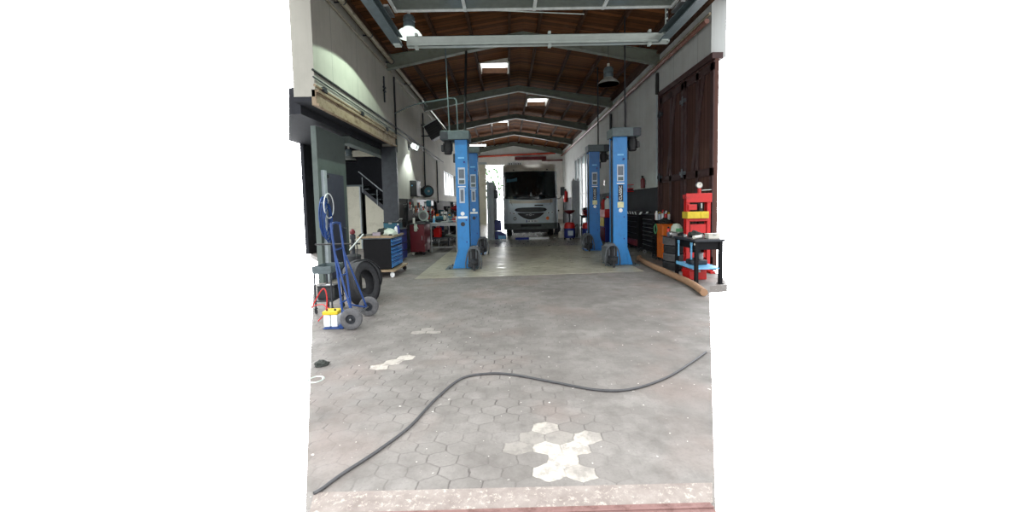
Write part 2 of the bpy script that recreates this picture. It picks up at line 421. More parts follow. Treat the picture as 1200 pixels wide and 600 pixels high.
# ------------------------------------------------------------ floor
mb = MB()
left = [(-.93, 1.62), (-3.72, 7.24), (-3.72, 8.6), (-6.4, 12.4), (-6.4, 14.6), (XL, 14.6), (XL, YB+2)]
right = [(XR, YB+2), (XR, 7.4), (3.74, 6.48), (3.40, 6.42), (.90, 1.62)]
mb.prism(left+right, 'z', -.12, 0); struct('floor', mb, 'paver')
mb = MB(); mb.prism([(-1.90, 7.66), (2.82, 7.93), (2.82, 13.2), (-1.90, 13.2)], 'z', .0, .006); struct('floor_slab', mb, 'slab')
mb = MB(); mb.prism([(XL, 13.2), (XR, 13.2), (XR, YB+1.9), (XL, YB+1.9)], 'z', .0, .004); struct('floor_oily_slab', mb, 'wet')
mb = MB(); mb.prism([(-.975, 1.74), (-1.02, 1.885), (1.02, 1.875), (.95, 1.74)], 'z', 0, .006); struct('trim_1', mb, 'strip', bevel=.002)
mb = MB(); mb.box(-.925, .935, 1.62, 1.738, 0, .014); mb.box(-.925, .935, 1.70, 1.712, .014, .02); struct('trim_2', mb, 'sill', bevel=.002)

# ------------------------------------------------------------ walls
T = .35
mb = MB()
mb.box(XL-T, XL, 6.5, 10.95, 3.3, 5.9)
mb.box(XL-T, XL, 10.95, 19.3, 0, 5.9); mb.box(XL-T, XL, 19.3, 23.4, 0, 2.0); mb.box(XL-T, XL, 19.3, 23.4, 3.25, 5.9); mb.box(XL-T, XL, 23.4, YB+.3, 0, 5.9)
struct('wall_left', mb, 'wallL')
mb = MB()
mb.box(XR, XR+.3, 7.85, 10.42, 4.32, 5.9); mb.box(XR, XR+.3, 10.42, 18.85, 0, 5.9); mb.box(XR, XR+.3, 18.85, 23.15, 4.1, 5.9); mb.box(XR, XR+.3, 23.15, YB+.3, 0, 5.9)
struct('wall_right', mb, 'wallR')
mb = MB()
mb.box(XL-.3, -1.6, YB, YB+.25, 0, 6.0); mb.box(2.6, XR+.3, YB, YB+.25, 0, 6.0)
mb.box(-1.6, 2.6, YB, YB+.25, 4.4, 6.0)
mb.prism([(XL-.3, 5.9), (XR+.3, 5.9), (XC, 6.5)], 'y', YB, YB+.25)
struct('wall_back', mb, 'wallB')
mb = MB(); mb.box(XL-.3, XR+.3, 1.9, 2.1, 4.3, 6.0); mb.prism([(XL-.3, 6.0), (XR+.3, 6.0), (XC, 6.5)], 'y', 1.9, 2.1); struct('wall_front', mb, 'wallR')
mb = MB(); mb.box(XR-.025, XR, 10.47, 14.2, 0, .12); struct('baseboard_right', mb, 'darkmetal')

# side bay behind the left opening
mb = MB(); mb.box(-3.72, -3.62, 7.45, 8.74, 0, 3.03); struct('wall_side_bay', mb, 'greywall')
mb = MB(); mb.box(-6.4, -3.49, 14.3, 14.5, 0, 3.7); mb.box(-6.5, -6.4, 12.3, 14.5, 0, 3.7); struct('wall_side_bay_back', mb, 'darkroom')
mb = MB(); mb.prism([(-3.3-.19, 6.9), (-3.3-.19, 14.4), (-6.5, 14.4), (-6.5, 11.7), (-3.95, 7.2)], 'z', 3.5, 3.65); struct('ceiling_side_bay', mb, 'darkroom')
# brown steel lintel along the opening, deep dark soffit and inner beam
mb = MB(); mb.box(XL-.06, XL+.02, 6.5, 10.98, 3.16, 3.42); mb.box(XL+.02, XL+.06, 6.5, 10.98, 3.14, 3.19); mb.box(XL+.02, XL+.06, 6.5, 10.98, 3.37, 3.42)
struct('trim_3', mb, 'lintel', bevel=.006)
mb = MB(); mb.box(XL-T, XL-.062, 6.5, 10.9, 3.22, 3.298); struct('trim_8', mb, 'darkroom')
mb = MB(); mb.box(-3.74, -3.52, 8.75, 14.3, 2.9, 3.06); struct('trim_4', mb, 'greywall', bevel=.006)
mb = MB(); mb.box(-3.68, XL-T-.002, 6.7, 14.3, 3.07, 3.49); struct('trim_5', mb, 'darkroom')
mb = MB(); mb.box(XL-T-.02, XL+.03, 10.9, 11.06, 0, 3.14); mb.box(XL-T-.02, XL+.05, 10.88, 10.92, 0, 3.14); struct('trim_6', mb, 'darkmetal', bevel=.006)
mb = MB(); mb.box(-6.35, -3.6, 13.4, 13.55, 3.22, 3.42); struct('trim_7', mb, 'cream', bevel=.01)

# slate door in the grey wall with its pale frame
d = bpy.data.objects.new('door_1', None); C.objects.link(d); d.location = (-3.62, 8.1, 0); d['kind'] = 'structure'
mb = MB(); mb.box(-.01, .03, -.42, .42, .02, 2.16); o = mb.build('door_leaf', 'slate', d, bevel=.004)
mb = MB(); mb.box(-.01, .06, -.54, -.42, 0, 2.2); mb.build('door_frame', 'greycol', d, bevel=.004)
mb = MB(); mb.box(.03, .07, -.38, -.33, 2.05, 2.12); mb.build('door_closer', 'black', d, bevel=.004)
mb = MB(); mb.cyl((.03, .33, 1.02), (.08, .33, 1.02), .012); mb.cyl((.08, .33, 1.02), (.08, .22, 1.02), .011); mb.build('door_handle', 'steel', d)

# ------------------------------------------------------------ roof: boards on purlins with three skylights
sky_cells = [(-.80, .12, 12.35, 13.35), (.93, 1.83, 16.5, 17.75), (-.80, .12, 20.7, 22.0)]
mb = MB()
def slabq(x0, x1, y0, y1):
    z0, z1 = roofz(x0), roofz(x1)
    vs = [mb.b.verts.new(p) for p in ((x0, y0, z0), (x1, y0, z1), (x1, y1, z1), (x0, y1, z0), (x0, y0, z0+.08), (x1, y0, z1+.08), (x1, y1, z1+.08), (x0, y1, z0+.08))]
    for f in ((0, 3, 2, 1), (4, 5, 6, 7), (0, 1, 5, 4), (1, 2, 6, 5), (2, 3, 7, 6), (3, 0, 4, 7)): mb.b.faces.new([vs[i] for i in f])
xs = [XL-.4, -.80, .12, XC, .93, 1.83, XR+.4]
for a, b in zip(xs, xs[1:]):
    cuts = [(c[2], c[3]) for c in sky_cells if abs(c[0]-a) < .01]
    y = 1.9
    for c0, c1 in sorted(cuts):
        slabq(a, b, y, c0); y = c1
    slabq(a, b, y, YB+.4)
struct('ceiling', mb, 'ceil', smooth=False)
mb = MB()
for px in (-2.62, -1.72, -.84, .14, .89, 1.87, 2.78, 3.66):
    zz = roofz(px); mb.box(px-.035, px+.035, 2.1, YB, zz-.12, zz+.01)
struct('ceiling_purlins', mb, 'purlin')
for i, (x0, x1, y0, y1) in enumerate(sky_cells):
    d = bpy.data.objects.new('window_%d' % (i+1), None); C.objects.link(d); d['kind'] = 'structure'
    xm, ym = (x0+x1)/2, (y0+y1)/2; d.location = (xm, ym, roofz(xm))
    hx, hy = (x1-x0)/2, (y1-y0)/2
    mb = MB()
    mb.box(-hx-.02, -hx+.03, -hy, hy, -.08, .12); mb.box(hx-.03, hx+.02, -hy, hy, -.08, .12); mb.box(-hx, hx, -hy-.02, -hy+.02, -.08, .12)
    mb.build('skylight_lining', 'offwhite', d)
    mb = MB(); mb.box(-hx, hx, hy-.02, hy+.02, -.06, .12); mb.build('skylight_end_board', 'purlin', d)
    mb = MB(); mb.box(-hx-.03, hx+.03, -hy-.03, hy+.03, .12, .13); mb.build('skylight_pane', 'skypane', d)

# portal frame rafters
for i, y in enumerate((10.45, 15.0, 19.6, 24.1, 28.5)):
    mb = MB(); t = .08
    def rz(x, off): return roofz(x)-.12-off
    for s in (-1, 1):
        xe = XC + s*3.62; pts = [(xe, rz(xe, .34)), (xe, rz(xe, 0)), (XC, rz(XC, 0)), (XC, rz(XC, .2)), (XC+s*1.6, rz(XC+s*1.6, .24))]
        mb.prism(pts, 'y', y-.012, y+.012)
        for off0, off1 in ((0, .0),):
            fl = [(xe, rz(xe, 0)), (XC, rz(XC, 0)), (XC, rz(XC, .015)), (xe, rz(xe, .015))]
            mb.prism(fl, 'y', y-t, y+t)
        fl = [(xe, rz(xe, .34)), (XC+s*1.6, rz(XC+s*1.6, .24)), (XC, rz(XC, .2)), (XC, rz(XC, .215)), (XC+s*1.6, rz(XC+s*1.6, .255)), (xe, rz(xe, .355))]
        mb.prism(fl, 'y', y-t, y+t)
    struct('trim_%d' % (10+i), mb, 'truss', smooth=False)
# eave boards
mb = MB(); mb.box(XL, XL+.10, 2.1, YB, 5.36, 5.56); mb.box(XR-.10, XR, 2.1, YB, 5.36, 5.56); struct('trim_20', mb, 'purlin')
# red-brown steel on the back wall
mb = MB(); mb.tube([(-3.0, YB-.12, 5.02), (3.6, YB-.12, 5.2)], .07); struct('trim_21', mb, 'redpipe')
mb = MB(); mb.box(.6, 2.9, YB-.3, YB, 4.72, 4.95); mb.box(2.6, XR, YB-.2, YB, 4.62, 4.7); struct('trim_22', mb, 'darkred')
mb = MB(); mb.box(XL, -1.5, YB-.14, YB, 4.42, 4.62); struct('trim_23', mb, 'greycol')

# long window in the left wall behind the lift posts
d = bpy.data.objects.new('window_4', None); C.objects.link(d); d.location = (XL-.1, 20.9, 2.0); d['kind'] = 'structure'
for k in range(1, 5):
    mb = MB(); y0 = -2.5+k
    mb.box(-.03, .03, y0, y0+.05, 0, 1.25); mb.box(-.03, .03, y0+.95, y0+1.0, 0, 1.25); mb.box(-.03, .03, y0+.05, y0+.95, 0, .05); mb.box(-.03, .03, y0+.05, y0+.95, 1.2, 1.25)
    mb.build('window_frame', 'greycol', d)
    mb = MB(); mb.box(-.005, .005, y0+.05, y0+.95, .05, 1.2); mb.build('window_pane', 'skypane', d)
# cream sliding leaf at the back door
d = bpy.data.objects.new('door_2', None); C.objects.link(d); d.location = (-1.95, 28.1, 0); d['kind'] = 'structure'
mb = MB(); mb.box(-.42, .42, -.03, .03, .03, 4.4); mb.build('door_leaf', 'cream', d, bevel=.01)
mb = MB(); mb.box(-.44, .5, -.05, .05, 4.4, 4.52); mb.build('door_rail', 'greycol', d)

# dark framed tall doors far along the right wall
d = bpy.data.objects.new('door_3', None); C.objects.link(d); d.location = (XR, 21, 0); d['kind'] = 'structure'
for k in range(4):
    y0 = -2.1 + k*1.05
    mb = MB()
    mb.box(-.10, -.04, y0, y0+.10, 0, 4.05); mb.box(-.10, -.04, y0+.93, y0+1.03, 0, 4.05)
    for z in (0, 1.9, 3.95): mb.box(-.10, -.04, y0+.1, y0+.93, z, z+.10)
    mb.build('door_frame', 'black', d)
    mb = MB(); mb.box(-.08, -.06, y0+.1, y0+.93, .1, 3.95); mb.build('door_panel', 'doorglass', d)

# big brown double doors in the right wall
d = bpy.data.objects.new('door_4', None); C.objects.link(d); d.location = (XR, 9.0, 0); d['kind'] = 'structure'
mb = MB(); mb.box(-.06, .16, 1.38, 1.44, 0, 4.34); mb.box(-.06, .16, -1.3, 1.44, 4.24, 4.36); mb.build('door_frame', 'doorframe', d, bevel=.005)
for (a, b) in ((-1.3, -.02), (.0, 1.37)):
    mb = MB(); mb.box(0, .08, a, b, .03, 4.24); lf = mb.build('door_leaf', 'doorwood', d)
    mb = MB()
    for z in (.15, 1.95, 4.02): mb.box(-.03, .0, a, b, z, z+.16)
    for y in (a, b-.14, (a+b)/2-.05): mb.box(-.03, .0, y, y+.12, .1, 4.2)
    mb.box(-.028, -.002, (a+b)/2-.06, (a+b)/2+.06, 2.05, 4.1, rot=(R(13), 0, 0))
    mb.build('door_brace', 'doorframe', lf, bevel=.004)
for z in (2.1, 2.0+1.75):
    for y in (-.01, 1.33):
        mb = MB(); mb.box(-.06, -.03, y-.14, y+.14, z-.04, z+.04); mb.cyl((-.06, y, z-.1), (-.06, y, z+.1), .02, n=10); mb.build('hinge', 'darkmetal' if y > 1 else 'cage', d)

# ------------------------------------------------------------ pipes and cables fixed to the walls
def pipe(name, pts, r, m, label, clips=0, group=None):
    mb = MB(); mb.tube(pts, r); o = mb.build(name, m)
    tag(o, label, 'pipe' if 'pipe' in name else 'cable', group); return o
t = thing('insulated_pipe', (XL+.16, 12, 5.28), 'thick pale insulated pipe running just under the left eave', 'pipe')
mb = MB(); mb.tube([(0, -5.6, -.02), (0, 2.0, .0)], .055); mb.build('pipe_run', 'pipe', t)
mb = MB(); mb.tube([(-.02, 2.0, 0), (-.02, 8.5, 0)], .035); mb.build('pipe_end', 'galv', t)
for y in (-4.6, -3.2, -1.6, .2, 2.2):
    mb = MB(); mb.lathe([(.064, -.015), (.07, -.015), (.07, .015), (.064, .015)], (0, y, 0), (0, 1, 0), closed=True)
    mb.box(-.158, -.06, y-.01, y+.01, -.03, -.01); mb.build('pipe_clip', 'darkmetal', t)
pipe('metal_pipe', [(XL+.03, 6.55, 5.12), (XL+.03, 24, 5.12)], .022, 'pipe', 'thin grey pipe below the insulated pipe on the left wall')
pipe('wall_cable', [(XL+.03, 6.4, 3.70), (XL+.03, 11, 3.70), (XL+.03, 14, 3.66), (XL+.03, 19, 3.6)], .02, 'cable', 'thick black cable running level across the upper left wall')
pipe('wall_cable', [(XL+.03, 6.4, 3.59), (XL+.03, 8, 3.585), (XL+.03, 11.5, 3.57), (XL+.03, 18, 3.5)], .013, 'darkmetal', 'thin grey cable just below the thick black one on the left wall')
t = thing('conduit_pipe', (XL+.05, 9, 3.455), 'knobbly brown pipe lying along the top of the brown lintel', 'pipe')
mb = MB(); mb.tube([(0, -2.6, 0), (0, 1.98, 0)], .024); mb.build('pipe_run', 'lintel', t)
for y in (-2.3, -.6, 1.1):
    mb = MB(); mb.box(-.04, .04, y-.05, y+.05, -.03, .045); mb.cyl((0, y-.09, 0), (0, y+.09, 0), .034); mb.build('pipe_joint', 'darkmetal', t)
pipe('downpipe', [(XL+.027, 11.04, 5.09), (XL+.027, 11.04, 3.0)], .025, 'cable', 'dark pipe dropping down the left wall at the end of the lintel')
t = thing('wall_bracket', (XL+.02, 10.1, 4.5), 'small dark bracket bolted high on the left wall above the lintel', 'bracket')
mb = MB(); mb.box(0, .03, -.02, .02, -.35, .3); mb.box(0, .04, -.07, .07, -.09, -.05); mb.box(0, .04, -.07, .07, .0, .04); mb.build('bracket_plate', 'darkmetal', t)
pipe('downpipe', [(XL+.024, 14.7, 4.95), (XL+.024, 14.7, 1.8)], .022, 'cable', 'dark pipe dropping past the left wall reel to the benches')
pipe('downpipe', [(XL+.024, 17.3, 3.5), (XL+.024, 17.3, 1.6)], .022, 'cable', 'thin dark drop pipe on the left wall behind the lift posts')
pipe('red_brown_pipe', [(XR-.12, 7.8, 5.0), (XR-.12, YB-.3, 4.96)], .05, 'copper', 'red-brown pipe running under the right eave')
pipe('metal_pipe', [(XR-.06, 7.8, 5.14), (XR-.06, 27, 5.1)], .028, 'pipe', 'thin pale pipe above the red-brown pipe on the right wall')
pipe('downpipe', [(XR-.047, 10.52, 4.9), (XR-.047, 10.52, 4.34)], .045, 'cable', 'dark downpipe at the corner of the brown doors')
mb = MB(); mb.tube([(XR-.032, 10.54, 4.3), (XR-.032, 10.54, 1.9)], .03); tag(mb.build('white_pipe', 'greycol'), 'pale upright pipe beside the frame of the brown doors', 'pipe')
pipe('downpipe', [(XR-.047, 15.2, 4.9), (XR-.047, 15.2, .0)], .045, 'darkmetal', 'dark downpipe on the right wall between the two lift pairs')
pipe('downpipe', [(XR-.022, 13.4, 4.9), (XR-.022, 13.4, 2.05)], .02, 'cable', 'thin dark drop cable on the right wall above the red rack')

# ------------------------------------------------------------ overhead sectional door with its tracks
t = thing('sectional_door', (.42, 5.48, 4.12), 'raised sectional door with glazed aluminium panels stored overhead', 'garage door')
mb = MB(); mb.box(-1.92, 1.92, -.05, 0, 0, .05); mb.box(-1.92, 1.92, -.62, -.57, 0, .05); mb.build('panel_rail', 'alu', t, bevel=.004)
for x in (-1.92, -.97, -.02, .93, 1.875):
    mb = MB(); mb.box(x-.0, x+.045, -3.1, 0, -.005, .05); mb.build('panel_mullion', 'alu', t, bevel=.004)
for k in range(4):
    x0 = (-1.875, -.925, .025, .975)[k]; x1 = (-.97, -.02, .93, 1.875)[k]
    mb = MB(); mb.box(x0, x1, -.57, -.05, .015, .03); mb.build('glass_pane', 'doorpane', t)
mb = MB(); mb.box(-1.92, 1.92, -3.1, -.62, .01, .045); mb.build('door_panel', 'alu', t)
for s, x in ((-1, -1.62), (1, 2.44)):
    t = thing('door_track', (x, 6.05, 3.98), 'grey overhead track carrying the %s side of the raised door' % ('left' if s < 0 else 'right'), 'track')
    mb = MB(); mb.box(-.07, .07, -3.9, 0, .05, .065); mb.box(-.07 if s < 0 else .055, -.055 if s < 0 else .07, -3.9, 0, -.06, .065)
    mb.box(-.07, .07, -3.9, 0, -.075, -.06); mb.build('track_channel', 'headgrey', t)
    mb = MB(); mb.cyl((-.04, -.06, -.02), (.04, -.06, -.02), .055); mb.box(-.05, .05, -.1, .02, -.09, .0); mb.build('track_end_stop', 'galv', t, bevel=.004)
    mb = MB(); mb.cyl((-s*.06, -.75, .12), (-s*.0, -.75, .12), .035); mb.box(-s*.1-.03, -s*.1+.03, -.9, -.6, .06, .09); mb.build('track_roller', 'steel', t)
t = thing('perforated_hanger', (2.53, 6.12, 4.07), 'short perforated steel hanger above the right end of the crossbar', 'bracket')
mb = MB()
mb.box(-.025, -.019, -.02, .02, 0, .95); mb.box(-.025, .022, .016, .02, 0, .95)
mb.build('hanger_strip', 'galv', t)
for k in range(3):
    mb = MB(); mb.box(-.012, .012, -.024, .022, .14+k*.09, .19+k*.09); mb.build('slot', 'black', t)
t = thing('crossbar', (.5, 6.12, 3.99), 'long galvanised crossbar joining the overhead door tracks', 'beam')
mb = MB(); mb.box(-2.0, 2.06, -.03, -.022, -.075, .075); mb.box(-2.0, 2.06, -.03, .06, .067, .075); mb.box(-2.0, 2.06, -.03, .06, -.075, -.067); mb.box(-2.0, 2.06, -.036, -.03, -.04, -.03); mb.build('bar', 'galv', t)
for x in (-1.85, .2, 1.75):
    mb = MB(); mb.box(x-.02, x+.02, -.05, .02, .075, .115); mb.build('bar_bracket', 'galv', t, bevel=.003); mb = MB(); mb.box(x-.025, x+.025, -.05, .02, -.12, -.075); mb.build('bar_bracket', 'galv', t, bevel=.003)
pipe('pull_cord', [(-.4, 6.0, 4.40), (1.3, 6.4, 4.50)], .008, 'galv', 'thin pale wire strung behind the raised door above the crossbar')

# ------------------------------------------------------------ hanging lamps
def highbay(name, loc, label, lit, sc=1, rod=.5):
    t = thing(name, loc, label, 'lamp')
    t.scale = (sc,)*3
    mb = MB(); mb.lathe([(.27, 0), (.268, .02), (.22, .09), (.13, .15), (.12, .17), (.11, .15), (.20, .08), (.255, .02), (.27, 0)], n=32); mb.build('lamp_shade', 'glowshade' if lit else 'lampshade', t)
    mb = MB(); mb.lathe([(.11, .16), (.12, .17), (.125, .2), (.125, .27), (.1, .28), (.1, .30), (.125, .31), (.125, .38), (.10, .43), (.0, .44)], n=24); mb.build('lamp_housing', 'headgrey', t)
    mb = MB(); mb.cyl((0, 0, .44), (0, 0, .53), .035, n=12); mb.build('lamp_hanger', 'offwhite', t); mb = MB(); mb.cyl((0, 0, .53), (0, 0, .53+rod), .006, n=8); mb.build('hanging_rod', 'darkmetal', t)
    mb = MB(); mb.lathe([(0, .0), (.25, .006), (.25, .012), (0, .03)], n=32); mb.build('lamp_glass', 'glow' if lit else 'offwhite', t)
    return t
highbay('high_bay_lamp', (-1.86, 7.8, 4.80), 'lit round high-bay lamp glaring behind the left end of the crossbar', True, .9, .45)
highbay('high_bay_lamp', (2.72, 10.3, 4.56), 'unlit grey high-bay lamp hanging near the right wall', False, 1.0, .45)
highbay('high_bay_lamp', (-5.1, 12.6, 2.98), 'small grey high-bay lamp hanging in the dark side bay', False, .85, .05)
def light(name, kind, loc, energy, color=(1, 1, 1), rot=(0, 0, 0), **k):
    l = bpy.data.lights.new(name, kind); l.energy = energy; l.color = color
    for a, b in k.items(): setattr(l, a, b)
    o = bpy.data.objects.new(name, l); C.objects.link(o); o.location = loc; o.rotation_euler = rot; return o
light('high_bay_light', 'SPOT', (-1.86, 7.8, 4.79), 250, (.78, 1, .82), spot_size=R(143), spot_blend=.06, shadow_soft_size=.04)
# flood light on the left wall
t = thing('flood_light', (XL, 12.5, 3.36), 'lit flood light on an arm high on the left wall', 'lamp')
mb = MB(); mb.cyl((0, 0, 0), (.1, 0, .05), .02); mb.box(-.02, .01, -.08, .08, -.1, .1); mb.build('lamp_arm', 'darkmetal', t)
mb = MB(); mb.box(.08, .30, -.12, .12, -.05, .10, rot=(0, R(25), 0)); mb.build('lamp_housing', 'galv', t, bevel=.01)
mb = MB(); mb.box(.12, .26, -.13, -.118, -.03, .08, rot=(0, R(25), 0)); mb.box(.12, .26, -.07, .07, -.062, -.052, rot=(0, R(25), 0)); mb.build('lamp_glass', 'glow', t)
light('flood_light_beam', 'SPOT', (XL+.25, 12.4, 3.22), 130, (.9, 1, .95), (R(-6), R(8), 0), spot_size=R(110), spot_blend=.4, shadow_soft_size=.06)
t = thing('tube_light', (-1.75, 24.0, 5.15), 'lit tube light under the roof near the back wall', 'lamp')
mb = MB(); mb.box(-.5, .5, -.06, .06, .03, .09); mb.build('lamp_housing', 'white', t); mb = MB(); mb.cyl((-.48, 0, 0), (.48, 0, 0), .03); mb.build('tube', 'glow2', t)
mb = MB(); mb.cyl((-.4, 0, .09), (-.4, 0, .55), .006); mb.build('hanging_rod', 'steel', t); mb = MB(); mb.cyl((.4, 0, .09), (.4, 0, .55), .006); mb.build('hanging_rod', 'steel', t)

# greenery in the yard behind the back door
t = thing('leafy_tree', (-1.7, 38, 0), 'pale green tree outside the open back door', 'tree')
mb = MB(); rr = random.Random(3)
for k in range(260):
    a, b, q = rr.uniform(-1, 1), rr.uniform(-1, 1), rr.uniform(-1, 1)
    if a*a+b*b+q*q > 1: continue
    c = Vector((a*1.6, b*1.4, 3.6+q*1.7)); e = Euler((rr.uniform(0, 3), rr.uniform(0, 3), rr.uniform(0, 3))).to_matrix()
    vs = [mb.b.verts.new(c + e @ Vector(p)) for p in ((-.3, 0, 0), (0, -.12, .02), (.3, 0, 0), (0, .12, .02), (0, 0, .05))]
    for i in range(4): mb.b.faces.new((vs[i], vs[(i+1) % 4], vs[4]))
mb.build('foliage', 'foliage', t)
mb = MB(); mb.tube([(0, 0, 0), (.05, 0, 1.5), (-.1, .05, 3.4)], .1, rfn=lambda k: .12-.03*k); mb.build('trunk', 'purlin', t)
# ------------------------------------------------------------ two post lifts
def lift_post(loc, s, label, back=False, h=2.93, lab='classic'):
    """s = -1 left post, +1 right post (motor outwards)"""
    t = thing('lift_post', loc, label, 'vehicle lift', group='blue lift posts')
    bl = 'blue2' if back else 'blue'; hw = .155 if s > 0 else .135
    mb = MB()                                   # C section open to the middle of the bay
    mb.box(-hw, hw, 0, .02, .02, h); mb.box(-hw, hw, .32, .34, .02, h)
    mb.box(s*hw-.01 if s > 0 else -hw, hw if s > 0 else -hw+.01, .0, .34, .02, h)
    mb.box(-s*hw-.008, -s*hw+.008, .0, .07, .02, h); mb.box(-s*hw-.008, -s*hw+.008, .27, .34, .02, h)
    mb.build('post', bl, t, bevel=.006)
    mb = MB(); mb.cyl((-s*.06, .17, .05), (-s*.06, .17, h), .03, n=12); mb.build('screw_spindle', 'steel', t)
    mb = MB(); mb.box(-s*(hw-.006)-.012, -s*(hw-.006)+.012, .09, .25, .05, h-.05); mb.build('cover_strip', 'darkmetal', t)
    mb = MB(); mb.box(-.32, .42, -.1, .5, 0, .02, ) if s > 0 else mb.box(-.42, .32, -.1, .5, 0, .02)
    mb.build('base_plate', 'brightblue' if back else 'headgrey', t, bevel=.004)
    for (bx, by) in ((s*.32, -.04), (s*.32, .42), (-s*.24, -.04)):
        mb = MB(); mb.cyl((bx, by, .02), (bx, by, .05), .022, n=6); mb.build('anchor_bolt', 'darkmetal', t)
    mb = MB(); mb.prism([(s*hw, .02), (s*(hw+.12), .02), (s*(hw+.11), .06), (s*hw, .42)], 'y', -.0, .02); mb.build('gusset', bl, t); mb = MB()
    mb.prism([(s*hw, .02), (s*(hw+.12), .02), (s*(hw+.11), .06), (s*hw, .42)], 'y', .30, .32); mb.build('gusset', bl, t)
    a, b = (-.20, .44) if s > 0 else (-.44, .20)
    mb = MB(); mb.box(a, b, -.06, .44, h, h+.2); mb.build('head_cover', 'headgrey', t, bevel=.012)
    mb = MB(); mb.box(.27 if s > 0 else -.45, .45 if s > 0 else -.27, -.065, .2, h+.01, h+.19); mb.build('head_end_cap', 'darkmetal', t, bevel=.01)
    mx = s*.30
    mb = MB(); mb.lathe([(.0, 0), (.07, 0), (.09, .02), (.09, .06), (.1, .07), (.1, .24), (.085, .26), (.085, .31)], (mx, .1, h-.31), n=20)
    for k in range(7): mb.lathe([(.1, -.006), (.112, -.006), (.112, .006), (.1, .006)], (mx, .1, h-.22+k*.025), closed=True, n=20)
    mb.build('motor', 'black', t)
    mb = MB(); mb.box(mx+s*.09, mx+s*.15, .04, .16, h-.24, h-.1); mb.build('terminal_box', 'black', t, bevel=.008); mb = MB(); mb.box(s*(hw+.0), s*(hw+.05), .05, .13, h-.5, h-.3); mb.build('limit_switch', 'black', t, bevel=.008)
    # front labels
    k = .86 if back else 1
    mb = MB(); mb.box(-.08, .08, -.006, .0, h-1.0, h-.62); lb = mb.build('control_label', 'label', t)
    mb = MB(); mb.box(-.06, .06, -.010, -.006, h-.86, h-.66); mb.build('label_print', 'labelgrey', lb)
    mb = MB(); mb.box(-.06, .06, -.010, -.006, h-.98, h-.9); mb.build('label_print', 'headgrey', lb)
    mb = MB(); mb.box(-.085, .085, -.006, .0, h-1.06, h-1.035); mb.build('white_stripe', 'white', t)
    if s > 0:
        mb = MB(); mb.box(-.055, .055, -.006, 0, h-1.45, h-1.08); nb = mb.build('name_label', 'black', t)
        text('name_letters', 'CLASSIC', .088, 'white', nb, (0, -.0075, h-1.265), (R(90), R(-90), 0))
        mb = MB(); mb.lathe([(.0, 0), (.07, 0), (.07, .004), (0, .004)], (0, -.004, h-1.53), (0, 1, 0)); mb.box(-.07, .07, -.006, 0, h-1.6, h-1.47); mb.build('cream_sticker', 'stickeryellow', t)
    else:
        mb = MB(); mb.box(-.06, .06, -.006, 0, h-1.42, h-1.08); nb = mb.build('name_label', 'label', t)
        mb = MB(); mb.box(-.035, .035, -.01, -.006, h-1.38, h-1.12); mb.build('label_print', 'labelgrey', nb)
        mb = MB(); mb.box(-.11, .11, -.006, 0, h-1.77, h-1.72); mb.build('white_stripe', 'white', t)
        mb = MB(); mb.lathe([(0, 0), (.05, 0), (.05, .004), (0, .004)], (0, -.004, h-1.9), (0, 1, 0)); mb.build('dark_badge', 'darkmetal', t)
    mb = MB(); mb.lathe([(.0, 0), (.045, 0), (.045, .004), (0, .004)], (0, -.005, h-1.66), (0, 1, 0)); mb.build('round_sticker', 'white', t)
    mb = MB(); mb.box(-.07, .07, -.004, 0, h-.42, h-.385); mb.build('type_label', 'lightblue', t)
    mb = MB(); mb.cyl((.07, -.03, h-.5), (.07, 0, h-.5), .022, n=14); mb.build('switch_knob', 'navy', t)
    for z in (1.12, .62):
        mb = MB(); mb.cyl((.08, -.004, z), (.08, 0, z), .016, n=10); mb.build('cap', 'navy', t)
    # carriage with folded swing arms parked at the foot of the post, facing the bay
    c = -s*.23
    mb = MB(); mb.box(c-.13, c+.13, -.06, .36, .08, .44); mb.box(c-.10, c+.10, -.09, -.06, .10, .40); mb.prism([(c-.13, .44), (c+.13, .44), (c+.07, .52), (c-.07, .52)], 'y', -.04, .2); cr = mb.build('carriage', 'cage', t, bevel=.01)
    for q in (-.09, -.03, .03, .09):
        mb = MB(); mb.box(c+q-.012, c+q+.012, -.10, -.088, .08, .45); mb.build('guard_bar', 'black', cr)
    mb = MB(); mb.cyl((c, -.12, .06), (c, -.12, .46), .028, n=14); mb.lathe([(.05, 0), (.05, .02), (.03, .03)], (c, -.12, .44)); mb.build('lock_pin', 'black', cr)
    mb = MB(); mb.box(c-.07*1-.02, c+.05, -.32, -.08, .08, .17, rot=(0, 0, s*R(16))); mb.box(c-.05, c+.06, -.30, -.05, .19, .25, rot=(0, 0, s*R(16))); mb.build('swing_arm', 'darkmetal', t, bevel=.008)
    mb = MB(); mb.lathe([(.075, 0), (.085, .015), (.085, .045), (.06, .06), (0, .06)], (c-s*.03, -.36, .17)); mb.cyl((c-s*.03, -.36, .02), (c-s*.03, -.36, .2), .03, n=14); mb.build('lift_pad', 'rubber', t)
    mb = MB(); mb.tube(catmull([(c-s*.17, -.2, .03), (c-s*.19, -.22, .22), (c-s*.10, -.2, .46), (c+s*.08, -.17, .46), (c+s*.17, -.13, .2), (c+s*.18, -.1, .03)], 6), .014, n=8); mb.build('foot_guard', 'cage', t)
    return t
lift_post((-1.03, 8.75, 0), -1, 'front left blue lift post with grey head and folded swing arm', h=2.93)
lift_post((2.575, 8.75, 0), 1, 'front right blue lift post with a dark CLASSIC name label', h=2.93)
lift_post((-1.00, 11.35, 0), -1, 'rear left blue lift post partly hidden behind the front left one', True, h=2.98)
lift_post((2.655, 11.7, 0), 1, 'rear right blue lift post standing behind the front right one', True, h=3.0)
pipe('hanging_cable', [(-1.34, 8.95, 5.15), (-1.32, 8.95, 4.2), (-1.30, 8.95, 3.14)], .015, 'headgrey', 'pale hanging conduit above the front left blue post')
